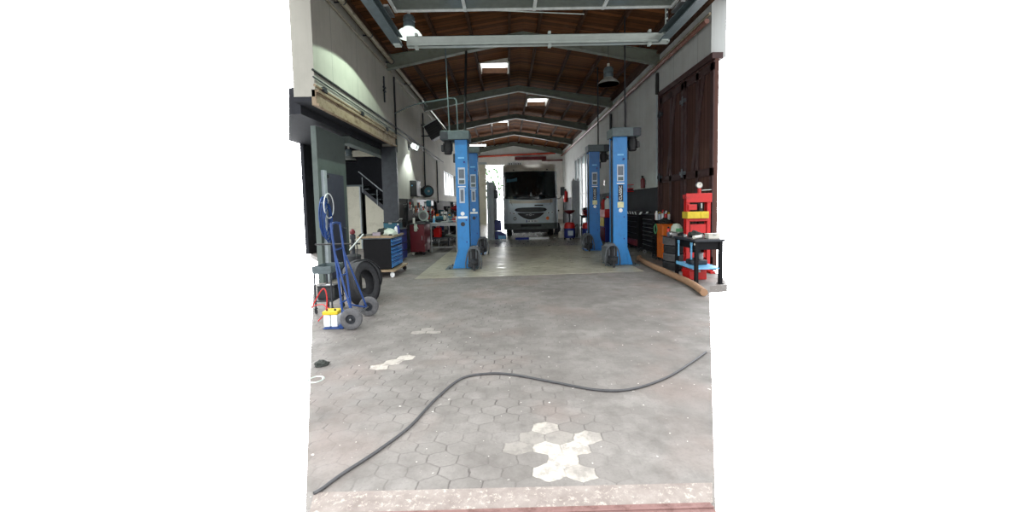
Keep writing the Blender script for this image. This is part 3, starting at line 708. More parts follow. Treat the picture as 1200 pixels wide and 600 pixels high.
pipe('hanging_cable', [(-.97, 10.0, 5.35), (-.98, 9.6, 4.2), (-.98, 9.2, 3.14)], .03, 'cable', 'thick dark cable hanging onto the front left blue post')
pipe('hanging_cable', [(2.71, 8.85, 5.6), (2.71, 8.85, 3.14)], .018, 'cable', 'dark cable hanging from the roof to the front right blue post')
pipe('hanging_cable', [(2.78, 11.75, 5.5), (2.78, 11.75, 3.21)], .02, 'cable', 'dark cable hanging from the roof to the rear right blue post')
mb = MB(); mb.tube(catmull([(-3.0, 10.6, 3.98), (-2.3, 9.9, 4.02), (-1.35, 9.25, 3.98)], 6)+catmull([(-1.32, 9.2, 3.98), (-1.16, 9.1, 3.92), (-1.13, 9.05, 3.72), (-1.12, 9.05, 3.13)], 6), .015)
tag(mb.build('conduit_arc', 'headgrey'), 'pale bent conduit reaching from the left wall over to the front left post', 'pipe')

# light grey posts beside the motorhome
def grey_post(loc, label, s, tray=True, h=2.42):
    t = thing('grey_lift_post', loc, label, 'vehicle lift')
    mb = MB(); mb.box(-.15, -.13, 0, .3, .02, h); mb.box(.13, .15, 0, .3, .02, h); mb.box(-.15, .15, .28, .3, .02, h); mb.box(-.15, -.02, 0, .02, .02, h); mb.box(.0, .15, 0, .02, .02, h-.05); mb.build('post', 'greycol', t, bevel=.005)
    mb = MB(); mb.box(-.25, .25, -.1, .4, 0, .02); mb.build('base_plate', 'greycol', t)
    for x in (-.08, .08):
        mb = MB(); mb.cyl((x, .1, h), (x, .1, h+.07), .03, n=12); mb.build('post_cap', 'steel', t)
    if tray:
        mb = MB(); mb.prism([(.16, .02), (.62, .02), (.62, .2), (.4, .34), (.16, .34)], 'y', -.15, .28); q = mb.build('drive_box', 'navy', t, bevel=.01)
        mb = MB(); mb.box(.30, .60, -.152, -.15, .04, .18); mb.build('drive_plate', 'lightblue', q)
        mb = MB(); mb.box(.14, .42, .3, .6, .35, .8); mb.build('carriage', 'navy', t, bevel=.01)
    return t
grey_post((-.72, 16.1, 0), 'light grey post with blue foot left of the motorhome', -1)
grey_post((-.72, 20.3, 0), 'second light grey post seen behind the first, left of the motorhome', -1, False, 2.5)
grey_post((2.87, 16.1, 0), 'light grey post right of the motorhome behind the oil drainer', 1, False)

# ------------------------------------------------------------ motorhome
RX, RY, HW = 1.0, 16.45, 1.19
t = thing('motorhome', (RX, RY, 0), 'silver grey motorhome parked nose-on at the end of the hall', 'motorhome')
def fy(x, z):
    """front skin depth: rounded in plan, raked windscreen, tucked chin"""
    a = min(1, abs(x)/HW); y = .16*a*a + .28*max(0, (a-.8)/.2)**2.2
    if z > 1.75: y += (z-1.75)*.16
    elif z < .75: y += (.75-z)*.18
    else: y += -.03*math.sin((z-.75)/1.0*PI)
    if z > 2.85: y += (z-2.85)**1.5*1.6
    return y
def skin(z0, z1, nz, off=0, xf=1.0, zl=None, zh=None, n=36, length=1.2, x0=-1, x1=1):
    mb = MB(); rows = []
    for k in range(nz+1):
        row = []
        for i in range(n+1):
            u = x0+(x1-x0)*i/n; x = HW*xf*u
            lo = zl(x) if zl else z0; hi = zh(x) if zh else z1
            z = lo+(hi-lo)*k/nz
            row.append(mb.b.verts.new((x, fy(x, z)-off, z)))
        if length:
            row.insert(0, mb.b.verts.new((row[0].co.x, length, row[0].co.z))); row.append(mb.b.verts.new((row[-1].co.x, length, row[-1].co.z)))
        rows.append(row)
    for A, B in zip(rows, rows[1:]):
        for i in range(len(A)-1): mb.b.faces.new((A[i], A[i+1], B[i+1], B[i]))
    if not length:     # thicken a patch
        g = bmesh.ops.extrude_face_region(mb.b, geom=list(mb.b.faces))
        for v in g['geom']:
            if isinstance(v, bmesh.types.BMVert): v.co.y += .03
    return mb
body = skin(.55, 1.78, 10).build('front_body', 'rvsilver', t)
skin(.36, .62, 4, .015).build('bumper', 'rvdark', t)
skin(2.78, 3.1, 6).build('roof_fascia', 'rvchamp', t)
skin(1.74, 2.82, 8, -.03).build('pillar_band', 'rvdark', t)
zb = lambda x: 1.62+.09*(x/HW)**2
ws = skin(0, 0, 8, .012, .95, zb, lambda x: 2.79-.03*(x/HW)**2, length=0).build('windscreen', 'glassdark', t)
skin(0, 0, 2, .02, .97, lambda x: zb(x)-.03, lambda x: zb(x), length=0).build('windscreen_seal', 'black', ws)
skin(0, 0, 3, .014, .78, lambda x: 1.45+.02*(x/HW)**2, lambda x: zb(x)-.05, length=0).build('hood_panel', 'rvchamp', t)
def lens(x, zc, w_, h_, name, m, off=.02, par=t, k=2.):
    f = lambda sg: (lambda X: zc+sg*h_*max(0, 1-abs((X-x)/w_)**k)**.5)
    return skin(0, 0, 3, off, 1, f(-1), f(1), length=0, x0=(x-w_)/HW, x1=(x+w_)/HW, n=20).build(name, m, par)
g = lens(-.02, 1.18, .70, .10, 'upper_grille', 'black', .022, k=4)
for z in (1.13, 1.17, 1.21): skin(0, 0, 1, .05, 1, lambda X, z=z: z-.006, lambda X, z=z: z+.006, length=0, x0=-.5, x1=.47, n=14).build('grille_bar', 'rvdark', g)
lo = lambda X: 1.05-.27*math.cos(min(1, abs((X+.02)/.58))*PI/2)**.8 - .0
g = skin(0, 0, 3, .03, 1, lo, lambda X: 1.055, length=0, x0=-.5, x1=.47, n=24).build('lower_grille', 'black', t)
mb = MB(); mb.lathe([(.03, 0), (.045, .0), (.045, .01), (.03, .01)], (-.04, fy(0, .98)-.05, .98), (0, 1, 0), closed=True); mb.box(-.04-.2, -.04-.08, -.05, -.04, .97, .985); mb.box(-.0+.05, .12, -.05, -.04, .97, .985); mb.build('badge', 'steel', g)
skin(0, 0, 1, .03, 1, lambda X: 1.335, lambda X: 1.385, length=0, x0=.12, x1=.43, n=6).build('name_badge', 'darkmetal', t)
for s in (-1, 1):
    for dx, w_ in ((.90, .06), (.74, .075)):
        q = lens(s*dx, 1.06-(.0 if dx > .8 else .02), w_, .05, 'headlight', 'lens', .025)
        lens(s*dx, 1.06-(.0 if dx > .8 else .02), w_*.45, .024, 'bulb', 'mirror', .03, q)
    q = lens(s*.70, .82, .065, .075, 'fog_light', 'amber' if s > 0 else 'rvdark', .025)
    lens(s*.70, .82, .03, .035, 'fog_lens', 'lens' if s < 0 else 'amber', .034, q)
    # hood crease
    mb = MB(); mb.tube([(s*.86, fy(.86, z)-.012, z) for z in (1.62, 1.5)]+[(s*.8, fy(.8, 1.38)-.012, 1.38)], .008, n=6); mb.build('hood_seam', 'black', t)
    mb = MB(); mb.box(s*.72-.03, s*.72+.03, fy(.72, 2.86)-.05, fy(.72, 2.86), 2.83, 2.87); mb.build('marker_lamp', 'black', t)
    # tyres
    for yy in (1.3,):
        mb = MB(); mb.lathe([(.22, -.11), (.36, -.12), (.40, -.09), (.41, 0), (.40, .09), (.36, .12), (.22, .11)], (s*.95, yy, .41), (1, 0, 0), closed=True, n=32); wt = mb.build('wheel', 'rubber', t)
        mb = MB(); mb.lathe([(0, -.04), (.1, -.05), (.22, .0), (.22, .1), (0, .1)], (s*.95, yy, .41), (s, 0, 0)); mb.build('hub', 'steel', wt)
# side mirrors
for s, lx, lz in ((-1, -1.5, 1.86), (1, 1.36, 1.93)):
    mb = MB(); mb.tube(catmull([(s*1.12, .25, 1.62), (s*1.25, .12, 1.64), (lx-s*.02, .05, lz-.16)], 5), .02, n=8); a = mb.build('mirror_arm', 'rvdark', t)
    mb = MB(); mb.box(lx-.09, lx+.09, .02, .10, lz-.18, lz+.17); mb.build('mirror', 'mirror', t, bevel=.025)
mb = MB(); mb.box(-.22, .28, -.06, -.045, .66, .76); pl = mb.build('number_plate', 'white', t, bevel=.003)
mb = MB(); mb.box(-.22, -.18, -.064, -.06, .665, .755); mb.build('plate_band', 'navy', pl)
for k, (a, b) in enumerate(((-.15, -.12), (-.10, -.07), (-.01, .02), (.04, .07), (.11, .14), (.16, .19), (.21, .24))):
    mb = MB(); mb.box(a, b, -.064, -.06, .68, .74); mb.build('plate_mark', 'labelgrey', pl)
skin(0, 0, 2, .035, 1, lambda X: .48, lambda X: .57, length=0, x0=-.38, x1=.36, n=12).build('bumper_intake', 'black', t)
for s in (-1, 1):       # wipers
    mb = MB(); mb.tube([(s*.06, fy(0, 1.72)-.04, 1.70), (s*.35, fy(.35, 1.78)-.045, 1.77), (s*.78, fy(.78, 1.8)-.05, 1.78)], .012, n=6); mb.build('wiper', 'black', t)
mb = MB(); mb.lathe([(0, 0), (.05, .02), (.04, .13), (0, .2)], (0.0, fy(0, 1.72)-.03, 1.72), n=12); mb.build('wiper_pivot', 'greycol', t)
skin(0, 0, 2, .016, 1, lambda X: 2.36+.1*(X+.8), lambda X: 2.50+.03*math.sin(X*9), length=0, x0=-.86, x1=-.48, n=10).build('teal_patch', 'teal', t)  # wavy-edged teal patch on the left of the windscreen
# living body behind the cab
mb = MB(); pr = [(-1.19, .45), (1.19, .45), (1.19, 2.95), (1.05, 3.1), (-1.05, 3.1), (-1.19, 2.95)]
mb.prism(pr, 'y', 1.15, 8.2); mb.build('rear_body', 'rvwhite', t, bevel=.03)
t.scale = (1, 1, 1.03)
mb = MB(); mb.box(-1.1, 1.1, .5, 8.0, .34, .5); mb.build('chassis', 'black', t)
mb = MB(); mb.box(-.78, .78, .35, 2.6, .2, .42); mb.box(-.5, .5, .3, .5, .26, .40); mb.build('undercarriage_block', 'black', t, bevel=.02)  # dark boxes added to close off the light under the nose
mb = MB(); mb.box(-1.1, 1.1, 3.0, 8.0, .16, .5); mb.build('under_body_block', 'rvdark', t, bevel=.02)  # block added to stop light passing under the living body
mb = MB(); mb.cyl((-.9, 1.3, .41), (.9, 1.3, .41), .07); mb.build('axle', 'black', t)
mb = MB(); mb.box(-1.13, 1.13, .5, 1.2, 3.0, 3.08); mb.build('roof_cap', 'rvchamp', t)
for yy, zz in ((1.6, 2.1), (3.6, 2.1), (5.8, 2.1)):
    mb = MB(); mb.box(-1.205, -1.19, yy, yy+1.0, zz-.3, zz+.35); mb.build('side_window', 'glassdark', t, bevel=.004)
    mb = MB(); mb.box(1.19, 1.205, yy, yy+1.0, zz-.3, zz+.35); mb.build('side_window', 'glassdark', t, bevel=.004)
mb = MB(); mb.prism([(-1.0, 3.1), (-.3, 3.1), (-.33, 3.26), (-.5, 3.32), (-.8, 3.32), (-.97, 3.26)], 'y', 1.3, 2.2); ac = mb.build('roof_air_conditioner', 'white', t, bevel=.02)
mb = MB()
for k in range(6): mb.box(-.9+k*.1, -.86+k*.1, 1.29, 1.3, 3.13, 3.25)
mb.build('air_grille', 'headgrey', ac)
# ramp strip in front of the motorhome
t = thing('wheel_stop', (1.0, 15.9, 0), 'low blue and white bar lying on the floor in front of the motorhome', 'bar')
mb = MB(); mb.prism([(-.15, .005), (.0, .005), (-.0, .07), (-.1, .09)], 'x', -.72, -.15); mb.build('blue_end', 'navy', t, bevel=.004)
mb = MB(); mb.prism([(-.15, .005), (.0, .005), (-.0, .07), (-.1, .09)], 'x', -.15, .68); mb.build('white_end', 'white', t, bevel=.004)
# ------------------------------------------------------------ generic workshop pieces
def castor(parent, x, y, r=.05, m='rubber', z0=.0, name='castor'):
    mb = MB(); mb.lathe([(.012, -.014), (r*.9, -.014), (r, -.008), (r, .008), (r*.9, .014), (.012, .014)], (x, y, z0+r), (.5, 1, 0), closed=True, n=20)
    mb.box(x-.022, x+.022, y-.025, y+.025, z0+2*r, z0+2*r+.012); mb.box(x-.004-.02, x-.016, y-.015, y+.015, z0+r*.8, z0+2*r)
    return mb.build(name, m, parent)
def drawers(parent, x, y0, y1, zs, m, side=-1, proud=.012, handle='steel', cols=1):
    """drawer fronts on a face looking along side*X"""
    for z0, z1 in zip(zs, zs[1:]):
        for k in range(cols):
            a = y0+(y1-y0)*k/cols+.008; b = y0+(y1-y0)*(k+1)/cols-.008
            mb = MB(); mb.box(min(x, x+side*proud), max(x, x+side*proud), a, b, z0+.008, z1-.008); d = mb.build('drawer', m, parent, bevel=.003)
            mb = MB(); mb.box(min(x+side*proud, x+side*(proud+.014)), max(x+side*proud, x+side*(proud+.014)), a+.02, b-.02, z1-.03, z1-.016); mb.build('handle', handle, d)
def can(loc, r, h, body, cap, label, grp='spray cans and bottles on the black cart'):
    t = thing('spray_can', loc, label, 'can', group=grp)
    mb = MB(); mb.lathe([(0, 0), (r, 0), (r, h*.78), (r*.85, h*.82), (r*.45, h*.84), (0, h*.84)], n=18); mb.build('can_body', body, t)
    mb = MB(); mb.lathe([(r*.42, h*.84), (r*.6, h*.85), (r*.6, h*.98), (r*.5, h), (0, h)], n=16); mb.build('cap', cap, t)
    return t
def bottle(loc, r, h, body, cap, label, grp=None, name='bottle'):
    t = thing(name, loc, label, 'bottle', group=grp)
    mb = MB(); mb.lathe([(0, 0), (r, 0), (r, h*.55), (r*.9, h*.68), (r*.35, h*.82), (r*.3, h*.9), (0, h*.9)], n=18); mb.build('bottle_body', body, t)
    mb = MB(); mb.lathe([(r*.38, h*.86), (r*.38, h), (0, h)], n=14); mb.build('cap', cap, t)
    return t
def tyre(loc, R_, W_, axis, label, m='rubber', inner=.6, grp=None, rim=None):
    t = thing('tyre', loc, label, 'tyre', group=grp)
    ri = R_*inner; h = W_/2
    prof = [(ri, -h*.75), (ri+.02, -h*.9), ((ri+R_)/2, -h), (R_-.03, -h*.9), (R_-.006, -h*.7)]
    for k in range(5):
        z = -h*.6+k*h*.3; prof += [(R_, z-.012), (R_, z+.03*h/.1), (R_-.008, z+.04*h/.1)]
    prof += [(R_-.006, h*.72), (R_-.03, h*.9), ((ri+R_)/2, h), (ri+.02, h*.9), (ri, h*.75), (ri+.02, h*.6), (R_-.04, 0), (ri+.02, -h*.6)]
    mb = MB(); mb.lathe(prof, (0, 0, 0), axis, closed=True, n=44); mb.build('tread', m, t)
    if rim:
        mb = MB(); mb.lathe([(0, -.01), (ri*.3, -.01), (ri*.35, .0), (ri*.9, -.03), (ri, h*.7), (ri*.96, h*.7), (ri*.86, .0), (0, .02)], (0, 0, 0), axis, n=32); mb.build('rim', rim, t)
    return t
def box_thing(name, loc, dims, m, label, cat='box', lid=None, rz=0, grp=None):
    dx, dy, dz = dims; t = thing(name, loc, label, cat, rz, grp)
    mb = MB(); mb.box(-dx/2, dx/2, -dy/2, dy/2, 0, dz*.84); mb.build('box_body', m, t, bevel=min(dims)*.06)
    mb = MB(); mb.box(-dx/2-.004, dx/2+.004, -dy/2-.004, dy/2+.004, dz*.84, dz); mb.build('lid', lid or m, t, bevel=min(dims)*.05)
    mb = MB(); mb.box(-dx*.12, dx*.12, -dy/2-.012, -dy/2-.003, dz*.7, dz*.9); mb.build('latch', 'steel', t)
    return t
def heap(name, loc, s, m, label, cat, seed):
    mb = MB(); mb.lump((0, 0, 0), *s, seed=seed); o = mb.build(name, m); o.location = loc; return tag(o, label, cat)

# ------------------------------------------------------------ blue sack truck, tyres and batteries by the left opening
t = thing('hand_truck', (-2.05, 4.72, 0), 'blue tubular hand truck with two black rubber wheels', 'hand truck')
ya, yb = -.12, .13
mb = MB(); mb.tube(catmull([(.03, ya, .03), (.0, ya, .5), (-.06, ya, 1.2), (-.065, ya+.03, 1.26), (-.068, 0, 1.275), (-.065, yb-.03, 1.26), (-.06, yb, 1.2), (.0, yb, .5), (.03, yb, .03)], 5), .0135, n=10); mb.build('frame', 'truckblue', t)
for z in (.95, .62, .3):
    xx = .02-z*.065; mb = MB(); mb.cyl((xx, ya, z), (xx, yb, z), .009, n=10); mb.build('cross_bar', 'truckblue', t)
for y0, y1 in ((ya, -.16), (yb, .30)):
    mb = MB(); mb.tube([(-.03, y0, .9), (.155, y1, .15)], .0115); mb.build('wheel_strut', 'truckblue', t)
    mb = MB(); mb.tube([(.02, y0, .22), (.15, y1, .14)], .0105); mb.build('axle_strut', 'truckblue', t)
mb = MB(); mb.box(-.20, .04, ya-.05, yb+.05, .006, .014); mb.box(-.01, .04, ya-.05, yb+.05, .014, .05); mb.build('toe_plate', 'truckblue', t)
mb = MB(); mb.cyl((.155, -.22, .13), (.155, .42, .13), .01, n=10); mb.build('axle', 'steel', t)
for y in (-.19, .38):
    mb = MB(); mb.lathe([(.06, -.032), (.10, -.038), (.125, -.028), (.13, -.01), (.13, .01), (.125, .028), (.10, .038), (.06, .032)], (.155, y, .13), (0, 1, 0), closed=True, n=40); wl = mb.build('wheel', 'rubberlight', t)
    mb = MB(); mb.lathe([(0, -.03), (.02, -.035), (.022, -.012), (.055, -.01), (.062, -.02), (.062, .02), (.055, .01), (0, .03)], (.155, y, .13), (0, 1, 0), n=28)
    for k in range(5):
        a = k*2*PI/5; mb.box(.155-.006, .155+.006, y-.018, y-.008, .13+.02, .13+.058, rot=(0, a, 0), piv=(.155, y, .13))
    mb.build('hub', 'darkmetal', wl)
    mb = MB(); mb.lathe([(0, -.042), (.011, -.04), (.011, -.03), (0, -.03)], (.155, y, .13), (0, 1, 0), n=10); mb.build('axle_nut', 'steel', wl)
t = thing('battery', (-2.175, 4.66, 0), 'white twin-cell battery with a yellow lid beside the hand truck', 'battery')
t.location.z = .016
mb = MB(); mb.box(-.085, -.005, -.07, .07, 0, .15); mb.build('cell_case', 'white', t, bevel=.01)
mb = MB(); mb.box(.005, .085, -.07, .07, 0, .15); mb.build('cell_case', 'white', t, bevel=.01)
mb = MB(); mb.box(-.093, .093, -.078, .078, .15, .195); mb.build('lid', 'yellow', t, bevel=.008)
for x in (-.05, .05):
    mb = MB(); mb.cyl((x, -.04, .195), (x, -.04, .215), .012, n=12); mb.build('terminal', 'darkred' if x < 0 else 'black', t)
mb = MB(); mb.tube(catmull([(-.24, 4.60-4.66, .25), (-.12, -.02, .27), (-.05, -.04, .24), (-.03, -.02, .22)], 6), .006, n=6); mb.build('lead', 'red', t)
# small trolley with tray and dark battery
t = thing('tray_trolley', (-2.62, 5.32, 0), 'low trolley with a pale grey tray at the left edge of the hall', 'trolley')
mb = MB(); mb.box(-.20, .20, -.25, .25, .60, .61); mb.box(-.20, .20, -.25, -.24, .61, .66); mb.box(-.20, .20, .24, .25, .61, .66); mb.box(.19, .2, -.25, .25, .61, .66); mb.box(-.2, -.19, -.25, .25, .61, .66)
mb.prism([(-.2, .60), (.2, .60), (.17, .56), (-.17, .56)], 'y', -.25, .25); mb.build('tray', 'headgrey', t, bevel=.004)
mb = MB(); mb.box(-.19, .19, -.24, .24, .17, .19); mb.build('shelf', 'darkmetal', t)
for x in (-.17, .17):
    for y in (-.22, .22):
        mb = MB(); mb.box(x-.012, x+.012, y-.012, y+.012, .08, .6); mb.build('leg', 'darkmetal', t); castor(t, x, y, .035)
t.scale = (.66, .8, 1); t.location = (-2.56, 5.42, 0)
t = thing('battery', (-2.56, 5.40, .191), 'dark grey car battery on the lower shelf of the low trolley', 'battery')
mb = MB(); mb.box(-.12, .12, -.085, .085, 0, .155); mb.build('cell_case', 'hazy', t, bevel=.006)
mb = MB(); mb.box(-.12, .12, -.085, .085, .157, .185); mb.build('lid', 'black', t, bevel=.005)
mb = MB(); mb.box(-.03, .06, -.05, .03, .185, .188); mb.build('battery_label', 'white', t)
for x in (-.09, .09):
    mb = MB(); mb.cyl((x, -.05, .185), (x, -.05, .205), .011, n=12); mb.build('terminal', 'steel', t)
tyre((-2.2, 5.72, .325), .325, .2, (.97, -.2, .2), 'large worn car tyre leaning behind the hand truck wheels', 'rubber', .58)
tyre((-2.38, 6.15, .315), .31, .19, (.62, -.74, .14), 'dark tyre standing left of and behind the large worn tyre', 'rubber', .6)
# red cable and grease pump
mb = MB(); mb.tube(catmull([(-2.66, 4.96, .012), (-2.5, 4.94, .3), (-2.40, 4.93, .42), (-2.36, 4.92, .3), (-2.38, 4.9, .12), (-2.46, 4.86, .012)], 6), .008, n=8); tag(mb.build('jump_lead', 'red'), 'red jump lead looping up in front of the low tray trolley', 'cable')
mb = MB(); mb.tube(catmull([(-2.66, 7.0, .30), (-2.52, 6.9, .42), (-2.42, 6.85, .26), (-2.45, 6.9, .06), (-2.6, 7.0, .016)], 7), .009, n=8); tag(mb.build('orange_cable', 'orange'), 'thin orange cable looping down under the worktop trolley', 'cable')
t = thing('grease_pump', (-2.60, 6.42, 0), 'grey wheeled grease pump with a long chrome handle and red cap', 'pump')
mb = MB(); mb.lathe([(0, .08), (.11, .08), (.115, .1), (.115, .62), (.12, .64), (.12, .66), (.05, .69), (0, .69)], n=24); mb.build('drum', 'hazy', t)
mb = MB(); mb.lathe([(.03, .69), (.03, .92), (.045, .94), (.045, 1.0), (.02, 1.02), (0, 1.02)], n=16); mb.build('pump_tube', 'darkmetal', t)
mb = MB(); mb.lathe([(.04, 1.02), (.045, 1.06), (.02, 1.1), (0, 1.1)], n=16); mb.build('cap', 'darkred', t)
mb = MB(); mb.tube([(-.02, -.1, .76), (.22, -.1, 1.02)], .012); mb.tube([(-.02, -.1, .76), (0, 0, .8)], .012); mb.build('pump_handle', 'galv', t)
mb = MB(); mb.tube([(-.6, -.06, .86), (.14, -.06, .86)], .014); mb.tube([(0, -.06, .86), (0, 0, .86)], .014); mb.build('push_bar', 'black', t)
mb = MB(); mb.tube(catmull([(.03, -.03, .95), (.1, -.08, .8), (.09, -.13, .55), (.12, -.1, .3), (.05, -.13, .2)], 6), .009); mb.build('pump_hose', 'black', t)
mb = MB(); mb.box(-.14, .14, -.12, .12, .06, .08); mb.build('base', 'darkmetal', t)
for x in (-.11, .11): castor(t, x, -.08, .024)
for x in (-.0,): castor(t, x, .1, .024)
# coiled air hose hung on the grey wall
t = thing('hose_coil', (-3.60, 7.62, 1.3), 'blue air hose coiled on a hook beside the slate door', 'hose')
mb = MB(); rr = random.Random(5)
for k in range(8):
    ra, rb = .17+rr.uniform(-.03, .05), .34+rr.uniform(-.05, .07); cx = .05+.012*k
    mb.tube([(cx+rr.uniform(-.008, .008), -.16+ra*math.cos(a*PI/14), -.02*k+rb*math.sin(a*PI/14)) for a in range(28)]+[(cx, -.16+ra, -.02*k)], .011, n=8)
mb.build('hose_loops', 'truckblue', t)
mb = MB(); mb.tube([(.13, -.12+.2*math.cos(a*PI/14), .2+.24*math.sin(a*PI/14)) for a in range(29)], .010, n=8); mb.build('white_loop', 'white', t)
mb = MB(); mb.tube([(0, -.16, .26), (.14, -.16, .26), (.15, -.16, .32)], .012); mb.build('hook', 'steel', t)

# ------------------------------------------------------------ worktop trolley with blue drawers
t = thing('tool_trolley', (-2.72, 8.35, 0), 'dark tool cabinet with blue drawers and wooden worktop on a wheeled board', 'tool cabinet')
mb = MB(); mb.box(-.29, .28, -.40, .40, .17, .80); mb.build('cabinet_body', 'blackpaint', t, bevel=.004)
mb = MB(); mb.box(-.36, .38, -.52, .52, .125, .155); mb.build('wheeled_board', 'wood', t, bevel=.004)
mb = MB(); mb.box(-.40, .33, -.45, .45, .82, .86); mb.build('worktop', 'wood', t, bevel=.006)
mb = MB(); mb.box(-.33, .30, -.43, .43, .80, .82); mb.build('top_rail', 'headgrey', t)
drawers(t, .28, -.40, .40, [.64, .71, .79], 'brightblue', 1, handle='navy')
drawers(t, .28, -.40, .40, [.185, .31, .39, .47, .55, .62], 'brightblue', 1, handle='navy', cols=2)
castor(t, .31, -.46, .056, 'white'); castor(t, -.28, -.46, .056, 'black'); castor(t, .31, .46, .056, 'black'); castor(t, -.28, .46, .056, 'black')
ZT = .861
heap('rag_pile', (-2.50, 8.12, ZT), (.13, .13, .13), 'cloth', 'crumpled pale green rags heaped on the wooden worktop', 'rags', 3)
heap('rag_pile', (-2.72, 8.42, ZT), (.14, .12, .12), 'darkcloth', 'crumpled dark cloth behind the pale rags on the worktop', 'rags', 8)
box_thing('parts_box', (-2.76, 8.06, ZT), (.15, .12, .07), 'skinpink', 'small grey-pink carton beside the pale rags on the worktop', rz=.2)
bottle((-2.46, 8.42, ZT), .035, .2, 'white', 'navy', 'white bottle with blue cap behind the rags on the worktop')
bottle((-2.45, 8.56, ZT), .036, .22, 'navy', 'white', 'dark blue bottle at the back of the wooden worktop')
bottle((-2.54, 8.70, ZT), .034, .19, 'label', 'brightblue', 'pale bottle left of the dark blue bottle on the worktop')
for k, (x, y, a, L) in enumerate(((-3.0, 8.1, .3, .22), (-2.93, 8.3, -.5, .26), (-3.02, 8.55, .9, .2))):
    o = thing('wrench', (x, y, ZT), ('steel wrench at the front left of the worktop', 'steel wrench in the middle left of the worktop', 'steel wrench at the back left of the worktop')[k], 'wrench', a)
    mb = MB(); mb.box(-L/2, L/2, -.010, .010, .0, .012); mb.build('shank', 'steel', o, bevel=.003)
    mb = MB(); mb.lathe([(.012, 0), (.026, 0), (.026, .014), (.012, .014)], (L/2+.018, 0, 0), closed=True, n=16); mb.build('ring_end', 'steel', o)
    mb = MB(); mb.prism([(-L/2+.0, -.012), (-L/2-.02, -.026), (-L/2-.045, -.022), (-L/2-.028, -.006), (-L/2-.028, .006), (-L/2-.045, .022), (-L/2-.02, .026), (-L/2, .012)], 'z', 0, .013); mb.build('open_end', 'steel', o)
heap('dark_glove', (-3.03, 7.96, ZT), (.07, .08, .05), 'darkcloth', 'dark crumpled glove at the front left corner of the wooden worktop', 'glove', 14)
heap('dark_rag', (-2.44, 7.95, ZT), (.035, .035, .035), 'black', 'small black rag at the front right corner of the wooden worktop', 'rag', 15)
# second dark cabinet
t = thing('tool_cabinet', (-3.12, 10.82, 0), 'dark navy cabinet standing in the opening behind the worktop trolley', 'tool cabinet')
mb = MB(); mb.box(-.25, .24, -.4, .42, .04, .84); mb.build('cabinet_body', 'navy', t, bevel=.006)
t.location = (-3.1, 10.36, 0)
mb = MB(); mb.box(-.27, .27, -.42, .44, .84, .87); mb.build('worktop', 'darkmetal', t, bevel=.005)
drawers(t, .24, -.4, .42, [.08, .3, .5, .68, .82], 'navy', 1, handle='darkmetal')
t = box_thing('machine_case', (-3.08, 10.3, .871), (.36, .5, .2), 'teal', 'blue-grey tool case on the navy cabinet', 'case', 'hazy')
mb = MB(); mb.tube([(.16, -.2, .2), (.22, -.1, .26), (.22, .1, .26), (.16, .2, .2)], .014); mb.build('handle', 'steel', t)

# ------------------------------------------------------------ red cabinet and benches along the left wall
t = thing('red_cabinet', (-2.71, 11.85, 0), 'dark red steel cabinet on castors with a glove hung on it', 'cabinet')
mb = MB(); mb.box(-.22, .21, -.42, .42, .10, .92); mb.build('cabinet_body', 'darkred', t, bevel=.01)
mb = MB(); mb.box(-.20, .19, -.432, -.42, .13, .89); dr = mb.build('door', 'darkred', t, bevel=.005)
mb = MB(); mb.box(.13, .15, -.45, -.432, .45, .58); mb.build('handle', 'steel', dr)
mb = MB(); mb.box(-.24, .23, -.44, .44, .92, .95); mb.build('top', 'hazy', t, bevel=.005)
for x in (-.16, .16):
    for y in (-.34, .34): castor(t, x, y, .043, 'offwhite' if x < 0 else 'rubber')
t = thing('work_glove', (-2.74, 11.39, .76), 'pale work glove hanging on the front of the red cabinet', 'glove')
mb = MB(); mb.box(-.05, .05, -.03, .0, .03, .13); mb.box(-.045, .045, -.028, .0, .13, .18); mb.build('palm', 'cloth', t, bevel=.012)
for k in range(4):
    mb = MB(); mb.cyl((-.038+k*.025, -.015, .04), (-.042+k*.027, -.016, -.05+.012*abs(k-1.5)), .0115, .009, n=10); mb.build('finger', 'cloth', t)
mb = MB(); mb.cyl((.045, -.015, .09), (.08, -.018, .03), .012, .009, n=10); mb.build('thumb', 'cloth', t)
def bench(name, loc, lx, ly, h, label, top='steel', leg='steel', shelf=.45):
    t = thing(name, loc, label, 'workbench')
    mb = MB(); mb.box(-lx/2, lx/2, -ly/2, ly/2, h-.04, h); mb.build('bench_top', top, t, bevel=.006)
    mb = MB(); mb.box(-lx/2+.03, lx/2-.03, -ly/2+.03, ly/2-.03, shelf-.02, shelf); mb.build('shelf', 'darkmetal', t)
    for x in (-lx/2+.03, lx/2-.03):
        for y in (-ly/2+.03, ly/2-.03):
            mb = MB(); mb.box(x-.02, x+.02, y-.02, y+.02, 0, h-.04); mb.build('leg', leg, t)
    mb = MB(); mb.box(-lx/2+.04, lx/2-.04, -ly/2+.02, -ly/2+.035, h-.1, h-.04); mb.build('apron', leg, t)
    mb = MB(); mb.box(-lx/2+.04, lx/2-.04, -ly/2+.02, -ly/2+.04, .14, .17); mb.build('foot_rail', leg, t)
    return t
bench('steel_bench', (-2.03, 12.75, 0), .86, 1.3, .93, 'steel workbench with open shelf left of the blue lift posts')
bench('steel_bench', (-2.62, 14.6, 0), 1.0, 1.7, .95, 'crowded steel workbench against the left wall under the hose reel', 'darkmetal', 'darkmetal')
bench('steel_bench', (-2.62, 17.4, 0), 1.0, 2.4, .95, 'far dark workbench along the left wall beyond the wall reel', 'darkmetal', 'darkmetal')
